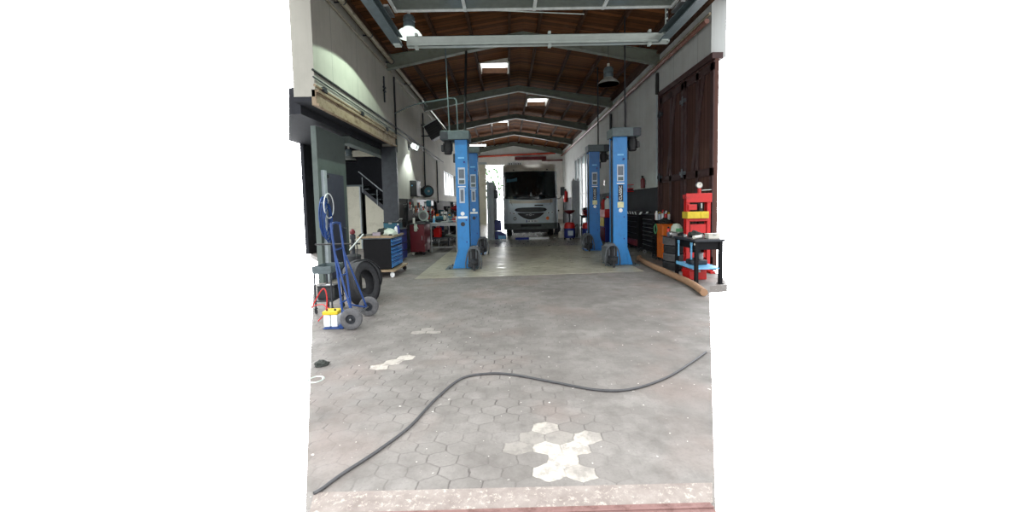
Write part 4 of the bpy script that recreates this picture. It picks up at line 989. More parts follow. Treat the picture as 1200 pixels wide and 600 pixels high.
# chop saw with big disc
t = thing('chop_saw', (-2.62, 12.1, .95), 'metal chop saw with a round disc on the red cabinet', 'saw')
t.location = (-2.66, 11.86, .951)
mb = MB(); mb.box(-.17, .17, -.2, .2, 0, .04); mb.build('saw_base', 'hazy', t, bevel=.01)
mb = MB(); mb.lathe([(0, -.006), (.15, -.004), (.15, .004), (0, .006)], (.08, -.10, .22), (0.3, 1, 0), n=40); mb.build('saw_disc', 'steel', t)
mb = MB(); mb.lathe([(.12, -.025), (.165, -.025), (.165, .02), (.12, .02)], (.08, -.08, .22), (.3, 1, 0), closed=True, n=32); mb.build('disc_guard', 'galv', t)
mb = MB(); mb.lathe([(0, 0), (.05, 0), (.06, .02), (.06, .16), (0, .17)], (.08, -.05, .22), (.2, 1, 0)); mb.build('motor', 'hazy', t)
mb = MB(); mb.box(.04, .1, .0, .1, .04, .18); mb.build('saw_pivot', 'darkmetal', t)
def grinder(loc, label, rz=0):
    t = thing('bench_grinder', loc, label, 'grinder', rz)
    mb = MB(); mb.box(-.09, .09, -.07, .07, 0, .06); mb.build('stand', 'darkmetal', t, bevel=.01)
    mb = MB(); mb.lathe([(0, -.13), (.06, -.12), (.07, -.08), (.07, .08), (.06, .12), (0, .13)], (0, 0, .13), (1, 0, 0)); mb.build('motor', 'teal', t)
    for s in (-1, 1):
        mb = MB(); mb.lathe([(0, -.02), (.08, -.02), (.085, 0), (.08, .02), (0, .02)], (s*.18, 0, .13), (1, 0, 0)); mb.build('grinding_wheel', 'offwhite', t)
    return t
def vise(loc, label, rz=0, m='teal'):
    t = thing('bench_vise', loc, label, 'vise', rz)
    mb = MB(); mb.lathe([(.09, 0), (.09, .02), (.05, .04), (.045, .09), (0, .09)]); mb.build('vise_base', m, t)
    mb = MB(); mb.box(-.04, .04, -.02, .14, .09, .15); mb.box(-.07, .07, .08, .13, .13, .20); mb.build('fixed_jaw', m, t, bevel=.008)
    mb = MB(); mb.box(-.035, .035, -.14, -.03, .095, .14); mb.box(-.07, .07, -.06, -.02, .13, .20); mb.build('moving_jaw', m, t, bevel=.008)
    mb = MB(); mb.cyl((0, -.22, .115), (0, -.1, .115), .014); mb.cyl((-.09, -.2, .115), (.09, -.2, .115), .007, n=10); mb.build('handle', 'steel', t)
    return t
grinder((-2.25, 12.6, .931), 'bench grinder with pale wheels on the near steel bench', .5)
vise((-1.86, 12.45, .931), 'blue-grey bench vise at the front of the near steel bench', .3)
box_thing('crate', (-1.8, 13.0, .931), (.3, .22, .16), 'red', 'red plastic case at the back of the near steel bench', 'case', 'orange')
box_thing('crate', (-2.2, 13.1, .931), (.24, .2, .26), 'hazy', 'grey upright case behind the bench grinder', 'case')
t = thing('steel_bars', (-1.80, 12.5, .0), 'bundle of bright steel bars poking out of the near bench shelf', 'bars')
for k in range(4):
    mb = MB(); mb.cyl((-.3+.03*k, .3, .475+.03*(k % 2)), (.12+.03*k, -.3+.06*k, .475+.03*(k % 2)), .015, n=8); mb.build('bar', 'galv', t)
mb = MB(); mb.box(-.42, .42, -.05, .05, 0, .015, rot=(R(-6), R(-4), R(20))); o = mb.build('steel_strip', 'galv'); o.location = (-1.72, 12.28, .975); tag(o, 'bright steel strip lying across the front of the near bench', 'bar')
box_thing('crate', (-2.2, 13.05, .451), (.36, .26, .2), 'hazy', 'grey crate on the lower shelf of the near bench', 'crate')
# drill press, boxes, bottles on the second bench
t = thing('drill_press', (-2.85, 14.1, .951), 'small green-grey drill press at the left wall', 'drill press')
mb = MB(); mb.box(-.14, .14, -.16, .14, 0, .03); mb.build('base', 'hazy', t, bevel=.008)
mb = MB(); mb.cyl((0, .08, .03), (0, .08, .7), .03); mb.build('column', 'steel', t)
mb = MB(); mb.box(-.09, .09, -.2, .2, .5, .72); mb.build('drill_head', 'teal', t, bevel=.03)
mb = MB(); mb.cyl((0, -.12, .36), (0, -.12, .5), .02, .03, n=14); mb.build('chuck', 'steel', t)
mb = MB(); mb.box(-.1, .1, -.2, .06, .2, .22); mb.build('drill_table', 'hazy', t)
items = [(-2.45, 13.95, (.26, .2, .22), 'orange', 'orange box at the front of the crowded bench'), (-2.38, 14.35, (.2, .22, .3), 'white', 'white box on the crowded bench near the lift post'),
         (-2.6, 14.6, (.3, .26, .16), 'hazy', 'flat grey case in the middle of the crowded bench'), (-2.95, 14.75, (.24, .24, .34), 'red', 'red box by the wall on the crowded bench'),
         (-2.35, 14.95, (.3, .24, .24), 'teal', 'blue-grey case at the back of the crowded bench'), (-2.3, 16.7, (.34, .3, .3), 'red', 'red box at the front of the far dark bench'),
         (-2.5, 17.3, (.3, .3, .4), 'white', 'tall white box on the far dark bench'), (-2.8, 17.9, (.3, .3, .5), 'hazy', 'tall grey case on the far dark bench')]
for k, (x, y, d, m, l) in enumerate(items): box_thing('storage_box', (x, y, .951), d, m, l, rz=.1*(k % 3-1))
cols = [('white', 'red'), ('red', 'white'), ('yellow', 'black'), ('navy', 'white'), ('label', 'navy'), ('orange', 'black')]
names = {'white': 'white', 'red': 'red', 'yellow': 'yellow', 'navy': 'dark blue', 'label': 'pale grey', 'orange': 'orange', 'black': 'black'}
for k in range(6):
    b, c = cols[k]; bottle((-2.16-.02*(k % 2), 14.0+.13*k+.66*(k > 3), .951), .035, .2+.02*(k % 3), b, c, '%s bottle with %s cap on the edge of the crowded bench' % (names[b], names[c]), 'bottles on the crowded bench')
t = thing('tool_board', (XL+.003, 13.2, 1.02), 'dark pegboard hung with hand tools on the left wall below the hose reel', 'pegboard')
mb = MB(); mb.box(0, .03, -1.2, 2.6, .0, .68); mb.build('board', 'hazy', t)
rr = random.Random(11)
for k in range(26):
    y = -1.1+k*.14; L = rr.uniform(.12, .3); z = rr.uniform(.35, .62); m = rr.choice(['steel', 'red', 'darkmetal', 'steel', 'orange', 'offwhite'])
    mb = MB(); mb.box(.03, .045, y-.010, y+.010, z-L, z); mb.box(.03, .06, y-.026, y+.026, z-L*.3, z); mb.build('hand_tool', m, t, bevel=.004)
# wall box, hose reel, heater
t = thing('wall_control_box', (XL, 12.75, 1.78), 'black control box on the left wall left of the round reel', 'control box')
mb = MB(); mb.box(0, .22, -.3, .3, 0, .52); mb.build('box_body', 'black', t, bevel=.02)
mb = MB(); mb.box(.03, .19, -.312, -.30, .05, .47); dd = mb.build('box_door', 'hazy', t, bevel=.005)
mb = MB(); mb.cyl((.08, -.32, .35), (.08, -.312, .35), .02); mb.build('knob', 'lightblue', dd)
mb = MB(); mb.box(.06, .15, -.1, .0, -.3, 0); mb.build('cable_drop', 'offwhite', t, bevel=.01)
t = thing('hose_reel', (XL, 14.05, 2.0), 'round dark teal hose reel mounted on the left wall', 'hose reel')
mb = MB(); mb.box(0, .06, -.06, .06, -.12, .12); mb.build('wall_mount', 'black', t)
mb = MB(); mb.lathe([(0, -.10), (.2, -.10), (.215, -.08), (.215, -.06), (.15, -.05), (.15, .05), (.215, .06), (.215, .08), (.2, .1), (0, .1)], (.24, 0, 0), (.55, -1, 0), n=36); mb.build('reel_drum', 'black', t)
mb = MB(); mb.lathe([(.04, .10), (.15, .10), (.15, .115), (.04, .115)], (.24, 0, 0), (.55, -1, 0), closed=True, n=36); mb.build('reel_face', 'teal', t)
mb = MB(); mb.lathe([(0, .1), (.04, .1), (.04, .13), (0, .13)], (.24, 0, 0), (.55, -1, 0)); mb.build('reel_hub', 'steel', t)
mb = MB(); mb.cyl((.05, 0, 0), (.2, 0, 0), .03); mb.build('reel_arm', 'black', t)
t = thing('fan_heater', (-2.62, 14.4, 3.95), 'dark box fan heater hung under the left pipes above the front post', 'heater')
mb = MB(); mb.box(-.28, .28, -.2, .2, 0, .58, rot=(0, R(-28), 0)); mb.build('heater_body', 'hazy', t, bevel=.02)
mb = MB()
for k in range(6): mb.box(-.24, .24, -.215, -.2, .07+k*.085, .10+k*.085, rot=(0, R(-28), 0), piv=(0, 0, .29))
mb.build('louvre', 'black', t)
mb = MB(); mb.box(-.30, .30, -.21, .21, .56, .585, rot=(0, R(-28), 0), piv=(0, 0, .29)); mb.build('top_edge', 'galv', t)
mb = MB(); mb.tube([(-.51, 0, .5), (-.2, 0, .5)], .02); mb.tube([(-.51, .0, .1), (.0, 0, .1)], .02); mb.build('wall_arm', 'darkmetal', t)
# ------------------------------------------------------------ right wall: chests, cart, tyres, bench, press
t = thing('tool_chest', (3.96, 10.33, 0), 'black roller chest with seven wide drawers in front of the dark dado', 'tool chest')
mb = MB(); mb.box(-.16, .16, -.48, .48, .13, 1.10); mb.build('chest_body', 'blackpaint', t, bevel=.008)
drawers(t, -.16, -.44, .44, [.17, .30, .43, .56, .67, .78, .88, 1.0], 'blackpaint', -1, handle='steel')
mb = MB(); mb.box(-.17, .17, -.49, .49, 1.10, 1.125); mb.build('chest_top', 'darkmetal', t, bevel=.005)
mb = MB(); mb.box(-.15, .15, -.53, -.50, .95, .98); mb.build('push_handle', 'steel', t)
mb = MB(); mb.lathe([(0, 0), (.08, 0), (.08, .004), (0, .004)], (-.0, -.486, .24), (0, 1, 0)); o = mb.build('oval_badge', 'red', t)
mb = MB(); mb.lathe([(0, 0), (.062, 0), (.062, .004), (0, .004)], (-.0, -.49, .24), (0, 1, 0)); mb.build('badge_centre', 'label', o)
for x in (-.12, .12):
    for y in (-.40, .40): castor(t, x, y, .055, 'rubberlight')
t = thing('tool_chest', (3.93, 11.62, 0), 'dark tool chest behind the black roller chest, with a striped edge on top', 'tool chest')
mb = MB(); mb.box(-.17, .16, -.55, .55, .12, 1.08); mb.build('chest_body', 'blackpaint', t, bevel=.008)
drawers(t, -.17, -.52, .52, [.36, .56, .74, .90, 1.05], 'blackpaint', -1, handle='darkmetal')
mb = MB(); mb.box(-.20, .18, -.58, .58, 1.08, 1.18); mb.build('top_edge', 'black', t, bevel=.004)
for k in range(5):
    mb = MB(); y = -.5+k*.24; mb.prism([(y, 1.09), (y+.08, 1.09), (y+.15, 1.17), (y+.07, 1.17)], 'x', -.206, -.2); mb.build('white_stripe', 'white', t)
for k in range(2):
    mb = MB(); x = -.16+k*.18; mb.prism([(x, 1.09), (x+.06, 1.09), (x+.11, 1.17), (x+.05, 1.17)], 'y', -.586, -.58); mb.build('white_stripe', 'white', t)
for x in (-.12, .12):
    for y in (-.45, .45): castor(t, x, y, .05)
drawers(bpy.data.objects[t.name], -.17, -.52, .52, [.16, .36], 'darkred', -1, handle='darkmetal')
t = thing('utility_cart', (3.90, 9.68, 0), 'black utility cart crowded with spray cans behind the orange cabinet', 'cart')
mb = MB(); mb.box(-.21, .21, -.12, .12, .93, .95); mb.box(-.21, .21, -.12, -.11, .95, .99); mb.box(-.21, -.2, -.12, .12, .95, .99); mb.build('top_tray', 'blackpaint', t)
mb = MB(); mb.box(-.2, .2, -.11, .11, .5, .92); mb.build('cart_body', 'blackpaint', t, bevel=.006)
mb = MB(); mb.box(-.2, .2, -.11, .11, .12, .14); mb.build('shelf', 'blackpaint', t)
for x in (-.19, .19):
    for y in (-.1, .1):
        mb = MB(); mb.box(x-.012, x+.012, y-.012, y+.012, .08, .52); mb.build('leg', 'blackpaint', t); castor(t, x, y, .036)
spec = [(-.16, -.05, .033, .27, 'white', 'white', 'white can with white cap, leftmost in the front row on the black cart'),
        (-.09, -.06, .033, .22, 'label', 'navy', 'pale can with blue cap, second in the front row on the black cart'),
        (-.01, -.05, .034, .24, 'white', 'red', 'white can with red cap in the middle of the front row on the black cart'),
        (.07, -.06, .033, .23, 'red', 'white', 'red can with white cap right of the middle on the black cart'),
        (.15, -.05, .034, .22, 'white', 'yellow', 'white can with yellow cap, rightmost in the front row on the black cart'),
        (-.13, .05, .033, .26, 'red', 'red', 'all-red can at the left of the back row on the black cart'),
        (-.04, .06, .034, .28, 'yellow', 'black', 'yellow can with black cap in the back row on the black cart'),
        (.04, .05, .033, .29, 'label', 'red', 'pale can with red cap, tallest in the back row on the black cart'),
        (.13, .06, .034, .26, 'orange', 'white', 'orange can with white cap at the right of the back row on the black cart')]
for x, y, r_, h_, a, b, l in spec: can((3.90+x, 9.68+y, .952), r_, h_, a, b, l)
o = heap('tool_bag', (3.85, 9.40, .905), (.13, .10, .13), 'darkcloth', 'slumped black tool bag on top of the orange cabinet', 'bag', 5)
mb = MB(); mb.tube(catmull([(3.68, 9.53, .9), (3.63, 9.5, .80), (3.65, 9.48, .66), (3.70, 9.5, .74), (3.69, 9.52, .88)], 6), .012, n=8); tag(mb.build('green_hose', 'green'), 'short loop of pale green hose beside the black tool bag', 'hose')
t = thing('orange_cabinet', (3.86, 9.38, 0), 'narrow orange cabinet on small castors between black chest and tyre stack', 'cabinet')
mb = MB(); mb.box(-.14, .14, -.17, .17, .07, .88); mb.build('cabinet_body', 'orange', t, bevel=.008)
mb = MB(); mb.box(-.155, .155, -.185, .185, .88, .902); mb.build('cabinet_top', 'orange', t, bevel=.005)
mb = MB(); mb.box(-.125, .125, -.182, -.17, .1, .86); o = mb.build('door', 'orange', t, bevel=.004)
mb = MB(); mb.tube(catmull([(.08, -.19, .72), (.06, -.2, .6), (.09, -.2, .45), (.06, -.19, .3)], 5), .008); mb.build('hanging_cord', 'black', o)
mb = MB(); mb.box(.05, .11, -.205, -.182, .70, .78); mb.build('lock', 'darkmetal', o)
for x in (-.1, .1):
    for y in (-.12, .12): castor(t, x, y, .028)
for k in range(4):
    tyre((3.64+.012*((k*7) % 3-1), 8.17, .085+k*.172), .30, .17, (0, 0, 1), ('grey tyre at the bottom of the stack right of the orange cabinet', 'second grey tyre from the floor in the stack by the orange cabinet', 'third grey tyre from the floor in the stack by the orange cabinet', 'grey tyre on top of the stack by the orange cabinet')[k], 'rubberlight' if k % 2 else 'rubber', .58, 'tyres stacked by the orange cabinet')
ZS = .69
mb = MB(); mb.box(-.28, .28, -.25, .25, 0, .015); o = mb.build('steel_tray', 'hazy', bevel=.004); o.location = (3.62, 8.08, ZS); tag(o, 'flat grey steel tray lying on the stack of tyres', 'tray')
ZS += .016
t = thing('air_gun', (3.44, 7.96, ZS), 'silver engine part lying at the left of the tray on the tyre stack', 'engine part')
mb = MB(); mb.lathe([(0, 0), (.05, 0), (.06, .03), (.05, .15), (.03, .2), (0, .2)], (-.1, 0, .06), (1, .2, 0)); mb.build('casting', 'steel', t)
mb = MB(); mb.box(-.03, .08, -.05, .03, 0, .09); mb.build('foot', 'steel', t, bevel=.01)
t = thing('welding_mask', (3.62, 8.2, ZS), 'pale green welding mask standing on the tray on the tyre stack', 'welding mask')
mb = MB(); mb.lathe([(.0, .27), (.06, .26), (.11, .2), (.13, .1), (.12, 0), (.11, 0), (.12, .1), (.10, .19), (.05, .25), (0, .26)], n=24); mb.build('mask_shell', 'cloth', t)
mb = MB(); mb.box(-.07, .07, -.14, -.115, .1, .17); mb.build('visor', 'green', t, bevel=.005)
can((3.46, 8.24, ZS), .035, .2, 'red', 'black', 'red can with black cap beside the welding mask', None)
heap('tool_pile', (3.70, 7.95, ZS), (.16, .09, .09), 'darkmetal', 'heap of dark tools at the right of the tray on the tyre stack', 'tools', 12)

t = thing('workbench', (3.46, 6.96, 0), 'black framed workbench with pale blue lower shelf at the right edge', 'workbench')
hx, hy = .21, .38
for x in (-hx, hx):
    for y in (-hy, hy):
        mb = MB(); mb.box(x-.028, x+.028, y-.028, y+.028, 0, .74); mb.box(x-.045, x+.045, y-.045, y+.045, 0, .012); mb.build('leg', 'blackpaint', t, bevel=.003)
mb = MB(); mb.box(-hx-.05, hx+.05, -hy-.05, hy+.05, .74, .78); mb.build('bench_top', 'darkmetal', t, bevel=.006)
mb = MB(); mb.box(-hx+.02, hx-.02, -hy, hy, .60, .74); mb.build('drawer_case', 'blackpaint', t, bevel=.004)
mb = MB(); mb.box(-hx-.02, hx+.02, -hy-.02, hy+.02, .26, .285); mb.box(-hx-.03, -hx-.018, -hy+.03, hy-.03, .25, .31); mb.build('lower_shelf', 'lightblue', t, bevel=.004)
for y in (-.28, .22):
    mb = MB(); mb.box(-hx-.05, -hx-.03, y-.03, y+.03, .66, .72); mb.box(-hx-.05, -hx-.03, y-.018, y+.018, .42, .66); mb.build('hanging_clamp', 'lightblue', t, bevel=.004)
mb = MB(); mb.cyl((-hx-.03, -hy, .70), (-hx-.036, -hy, .70), .02); mb.build('bolt', 'offwhite', t)
zt = .781
heap('leather_apron', (3.48, 7.08, zt), (.12, .12, .10), 'darkcloth', 'crumpled dark leather on the black framed workbench', 'rags', 21)
t = thing('caulking_gun', (3.33, 6.68, zt), 'silver cartridge gun lying at the front of the black framed workbench', 'tool', .6)
mb = MB(); mb.cyl((-.14, 0, .04), (.08, 0, .04), .028, n=16); mb.build('cartridge', 'offwhite', t)
mb = MB(); mb.cyl((.08, 0, .04), (.2, 0, .04), .006, n=8); mb.build('push_rod', 'steel', t)
mb = MB(); mb.box(.08, .12, -.015, .015, 0.0, .08); mb.build('trigger_grip', 'steel', t, bevel=.006)
t = thing('caulking_gun', (3.30, 7.12, zt), 'silver tool lying at the back left of the black framed workbench', 'tool', 1.2)
mb = MB(); mb.box(-.12, .12, -.03, .03, 0, .05); mb.build('tool_body', 'steel', t, bevel=.012)
mb = MB(); mb.cyl((.1, 0, .03), (.2, 0, .03), .012); mb.build('tool_shaft', 'steel', t)
t = box_thing('parts_box', (3.60, 6.72, zt), (.2, .14, .09), 'offwhite', 'pale box on the right of the black framed workbench')
t = thing('trolley_jack', (3.46, 7.0, .286), 'dark jack parts lying on the blue lower shelf', 'jack')
mb = MB(); mb.box(-.15, .15, -.12, .12, 0, .09); mb.build('jack_body', 'darkmetal', t, bevel=.02)
mb = MB(); mb.lathe([(0, 0), (.04, 0), (.04, .13), (.055, .14), (0, .15)], (.08, 0, .07)); mb.build('saddle', 'steel', t)
box_thing('crate', (3.47, 7.1, 0), (.32, .3, .2), 'red', 'red crate on the floor under the black framed workbench', 'crate')

t = thing('hydraulic_press', (3.72, 7.85, 0), 'red hydraulic shop press with yellow plates and a gauge on top', 'press')
t.location = (3.83, 7.74, 0)
for x in (-.21, .21):
    mb = MB(); mb.box(x-.035, x+.035, -.06, -.05, .05, 1.56); mb.box(x-.035, x+.035, .05, .06, .05, 1.56); mb.box(x-.005, x+.005, -.05, .05, .05, 1.56); mb.build('upright', 'red', t, bevel=.003)
    mb = MB(); mb.box(x-.05, x+.05, -.24, .12, 0, .05); mb.build('foot', 'red', t, bevel=.004)
mb = MB(); mb.box(-.26, .26, -.08, .08, 1.5, 1.58); mb.box(-.26, .26, -.085, -.075, 1.42, 1.6); mb.build('crosshead', 'red', t, bevel=.005)
mb = MB(); mb.box(-.22, -.05, -.1, .02, 1.27, 1.38); mb.build('pump_housing', 'red', t, bevel=.006)
mb = MB(); mb.cyl((.05, -.03, 1.24), (.05, -.03, 1.42), .045); mb.build('ram', 'black', t)
mb = MB(); mb.cyl((.05, -.076, 1.30), (.05, -.076, 1.40), .014); mb.build('ram_rod', 'galv', t)
for a, b in ((-.26, -.0), (.005, .17)):
    mb = MB(); mb.box(a, b, -.14, .1, 1.10, 1.235); mb.build('press_plate', 'yellow', t, bevel=.006)
mb = MB(); mb.box(-.2, .2, -.07, .07, 1.04, 1.10); mb.build('press_bed', 'red', t, bevel=.004)
mb = MB(); mb.box(-.16, .16, -.05, -.04, .80, .98); mb.build('front_panel', 'red', t, bevel=.003)
mb = MB(); mb.box(-.25, .25, -.03, .03, .3, .4); mb.build('lower_brace', 'red', t)
mb = MB(); mb.cyl((.03, -.02, 1.58), (.03, -.02, 1.70), .035); mb.build('cylinder_neck', 'red', t)
mb = MB(); mb.lathe([(0, 0), (.055, 0), (.06, .01), (.06, .04), (0, .04)], (.03, -.03, 1.765), (0, 1, 0)); g = mb.build('gauge', 'offwhite', t)
mb = MB(); mb.lathe([(.055, 0), (.062, 0), (.062, .045), (.055, .045)], (.03, -.034, 1.765), (0, 1, 0), closed=True); mb.build('gauge_rim', 'steel', g)
mb = MB(); mb.box(.027, .033, -.036, -.032, 1.765, 1.80, rot=(0, R(35), 0), piv=(.03, -.034, 1.765)); mb.build('gauge_needle', 'black', g)
mb = MB(); mb.cyl((.08, -.02, 1.66), (.3, -.02, 1.67), .008); mb.build('pump_lever', 'galv', t)

mb = MB(); mb.tube(catmull([(2.95, 5.72, .06), (3.07, 6.4, .06), (3.10, 7.3, .06), (3.12, 8.3, .06), (3.20, 9.3, .06), (3.3, 9.6, .06)], 14), .055, n=14, rfn=lambda k: .055+.003*(k % 2))
o = mb.build('exhaust_hose', 'tan'); tag(o, 'long tan hose lying along the floor in front of the right wall', 'hose')

# between the right posts
t = thing('tool_cabinet', (3.82, 14.1, 0), 'dark blue and red cabinet with a yellow label between the right posts', 'cabinet')
t.location = (3.78, 14.15, 0)
mb = MB(); mb.box(-.32, .3, -.5, .5, .05, .92); mb.build('cabinet_body', 'navy', t, bevel=.01)
mb = MB(); mb.box(-.34, .32, -.52, .52, .92, 1.22); mb.build('red_top_box', 'red', t, bevel=.01)
mb = MB(); mb.box(-.352, -.34, -.42, .2, .60, .92); mb.build('yellow_label', 'yellow', t)
mb = MB(); mb.box(-.345, -.32, -.48, .48, .08, .56); mb.build('door', 'darkred', t, bevel=.004)
bottle((3.56, 14.25, 1.221), .09, .42, 'red', 'black', 'large red bottle on the red and blue cabinet', name='fire_bottle')
bottle((3.62, 13.9, 1.221), .11, .46, 'white', 'red', 'large white bottle with red cap on the red and blue cabinet', name='canister')
bottle((3.82, 13.8, 1.221), .08, .4, 'white', 'darkred', 'slimmer white bottle with dark red cap right of the large white one', name='canister')
t = thing('red_chest', (3.72, 12.6, 0), 'dark blue roller chest behind the front right post', 'tool chest')
mb = MB(); mb.box(-.25, .25, -.35, .35, .1, 1.05); mb.build('chest_body', 'navy', t, bevel=.01)
drawers(t, -.25, -.32, .32, [.14, .34, .54, .74, .88, 1.0], 'navy', -1)
mb = MB(); mb.box(-.26, .26, -.36, .36, 1.05, 1.12); mb.build('chest_top', 'red', t, bevel=.008)
for x in (-.18, .18):
    for y in (-.28, .28): castor(t, x, y, .042)
t = thing('wire_rack', (XR, 13.0, 1.80), 'red wire rack fixed on the right wall above the dado', 'rack')
mb = MB()
for z in (0, .1, .22): mb.tube([(-.0, -.4, z), (-.2, -.4, z), (-.2, .4, z), (0, .4, z)], .010, n=6)
for k in range(9): mb.tube([(-.2, -.4+k*.1, 0), (-.2, -.4+k*.1, .22)], .006, n=6)
mb.build('wire_basket', 'red', t)
mb = MB(); mb.box(-.19, -.01, -.38, .38, .01, .10); mb.build('basket_tray', 'darkred', t, bevel=.01)
t = thing('fire_extinguisher', (XR-.09, 11.5, 1.86), 'small dark red extinguisher hung on the right wall beside the brown doors', 'fire extinguisher')
mb = MB(); mb.lathe([(0, 0), (.06, 0), (.066, .02), (.066, .24), (.045, .29), (.02, .31), (0, .31)]); mb.build('cylinder', 'darkred', t)
mb = MB(); mb.box(-.04, .02, -.014, .014, .31, .37); mb.build('valve', 'black', t)
mb = MB(); mb.box(.05, .09, -.03, .03, .1, .25); mb.build('wall_hook', 'steel', t)
t = thing('fire_extinguisher', (XR-.12, 26.6, 1.55), 'large red extinguisher far down the right wall beside the motorhome mirror', 'fire extinguisher')
mb = MB(); mb.lathe([(0, 0), (.13, 0), (.14, .03), (.14, .62), (.09, .74), (.04, .78), (0, .78)]); mb.build('cylinder', 'red', t)
mb = MB(); mb.box(-.08, .04, -.03, .03, .78, .9); mb.build('valve', 'black', t)
mb = MB(); mb.box(-.142, -.13, -.09, .09, .25, .5); mb.build('extinguisher_label', 'white', t)
mb = MB(); mb.box(.1, .12, -.05, .05, .3, .6); mb.build('wall_hook', 'steel', t)

def drainer(loc, label):
    t = thing('oil_drainer', loc, label, 'oil drainer')
    mb = MB(); mb.lathe([(0, .08), (.2, .08), (.22, .1), (.22, .46), (.2, .48)]); mb.build('tank', 'navy', t)
    mb = MB(); mb.lathe([(.215, .46), (.22, .48), (.21, .6), (.17, .68), (.1, .7), (0, .7)]); mb.build('tank_top', 'red', t)
    mb = MB(); mb.cyl((0, 0, .7), (0, 0, 1.1), .03); mb.build('pole', 'darkmetal', t)
    mb = MB(); mb.lathe([(.03, 1.02), (.12, 1.06), (.22, 1.14), (.23, 1.18), (.215, 1.18), (.1, 1.09), (0, 1.08)]); mb.build('catch_bowl', 'darkred', t)
    mb = MB(); mb.box(-.1, .1, -.225, -.2, .18, .38); mb.build('front_label', 'label', t)
    mb = MB(); mb.tube(catmull([(.2, 0, .5), (.32, 0, .6), (.33, 0, .3), (.27, -.05, .09)], 6), .014); mb.build('drain_hose', 'black', t)
    for a in (.6, 2.7, 4.7): castor(t, .2*math.cos(a), .2*math.sin(a), .034)
    return t
drainer((2.46, 15.35, 0), 'blue and red oil drainer with bowl right of the motorhome')
drainer((3.12, 15.0, 0), 'blue and red oil drainer partly behind the rear right post')
bottle((2.26, 16.3, 0), .13, .36, 'offwhite', 'white', 'pale plastic jug on the floor left of the front oil drainer', name='jug')
heap('engine_parts', (3.4, 15.95, 0), (.22, .25, .35), 'darkmetal', 'heap of dark parts on the floor behind the oil drainers', 'parts', 31)
t = bench('steel_bench', (3.6, 17.4, 0), .8, 1.1, .9, 'dark bench at the right wall behind the oil drainers', 'darkmetal', 'darkmetal')
box_thing('storage_box', (3.5, 17.2, .901), (.3, .3, .25), 'red', 'red box on the dark bench behind the oil drainers')
box_thing('storage_box', (3.6, 17.65, .901), (.3, .26, .35), 'hazy', 'grey box on the dark bench behind the oil drainers')
t = thing('jack_stand', (2.35, 18.2, 0), 'dark tall jack stand between the motorhome and the right wall', 'jack stand')
mb = MB(); mb.prism([(-.2, 0), (.2, 0), (.07, .55), (-.07, .55)], 'y', -.02, .02); mb.prism([(-.2, 0), (.2, 0), (.07, .55), (-.07, .55)], 'x', -.02, .02); mb.build('stand_legs', 'darkmetal', t)
mb = MB(); mb.cyl((0, 0, .5), (0, 0, 1.1), .035); mb.build('post', 'steel', t)
mb = MB(); mb.box(-.08, .08, -.04, .04, 1.1, 1.16); mb.build('saddle', 'darkmetal', t)

# ------------------------------------------------------------ side bay: stairs with railing
t = thing('staircase', (-5.2, 13.6, 0), 'cream panelled staircase with steel railing in the dark side bay', 'staircase')
mb = MB(); mb.box(-.58, .0, 0, .1, 0, 2.2); mb.build('cream_panel', 'cream', t)
mb = MB(); mb.box(-.0, .04, -.02, .1, 0, 2.2); mb.build('panel_edge', 'greycol', t)
mb = MB(); mb.prism([(.16, 0), (1.72, 0), (1.72, .62), (.16, 1.98)], 'y', .1, .14); mb.build('under_stair_panel', 'cream', t)
mb = MB(); mb.prism([(.0, 2.22), (.02, 2.06), (1.76, .50), (1.76, .72)], 'y', .02, .08); mb.build('stringer', 'darkmetal', t)
for k in range(8):
    x0 = .08+k*.205; z = 2.12-k*.185; mb = MB(); mb.box(x0, x0+.23, .08, .62, z-.03, z+.0); mb.build('tread', 'headgrey', t)
mb = MB(); mb.tube([(.0, .0, 2.72), (1.76, .0, 1.2)], .02); mb.build('hand_rail', 'greycol', t)
for x in (.12, .62, 1.12, 1.62):
    mb = MB(); mb.cyl((x, .0, 2.1-x*.90), (x, .0, 2.62-x*.865), .014, n=8); mb.build('rail_post', 'greycol', t)
mb = MB(); mb.box(-.58, .1, .0, .65, 2.2, 2.26); mb.build('landing', 'headgrey', t)

# ------------------------------------------------------------ hose across the floor, bits on the floor
pts = [(-1.015, 1.87), (-.99, 1.90), (-.933, 2.005), (-.811, 2.187), (-.676, 2.442), (-.573, 2.792), (-.422, 3.122), (-.214, 3.207), (.005, 3.178), (.348, 3.017), (.66, 2.872), (.924, 2.871), (1.26, 3.043), (1.607, 3.328), (1.86, 3.56)]
mb = MB(); mb.tube(catmull([(x, y, 0.0105) for x, y in pts], 10), .0098, n=12); tag(mb.build('rubber_hose', 'hose'), 'black rubber hose snaking across the paving in the foreground', 'hose')
mb = MB(); mb.lathe([(.05, 0), (.06, .006), (.07, 0)], (-1.665, 3.20, .001), closed=True); tag(mb.build('metal_ring', 'galv'), 'small bright metal ring on the paving at the far left edge', 'ring')
heap('dark_rag', (-1.76, 3.5, 0), (.06, .05, .04), 'darkcloth', 'small dark rag on the paving at the far left edge', 'rag', 41)
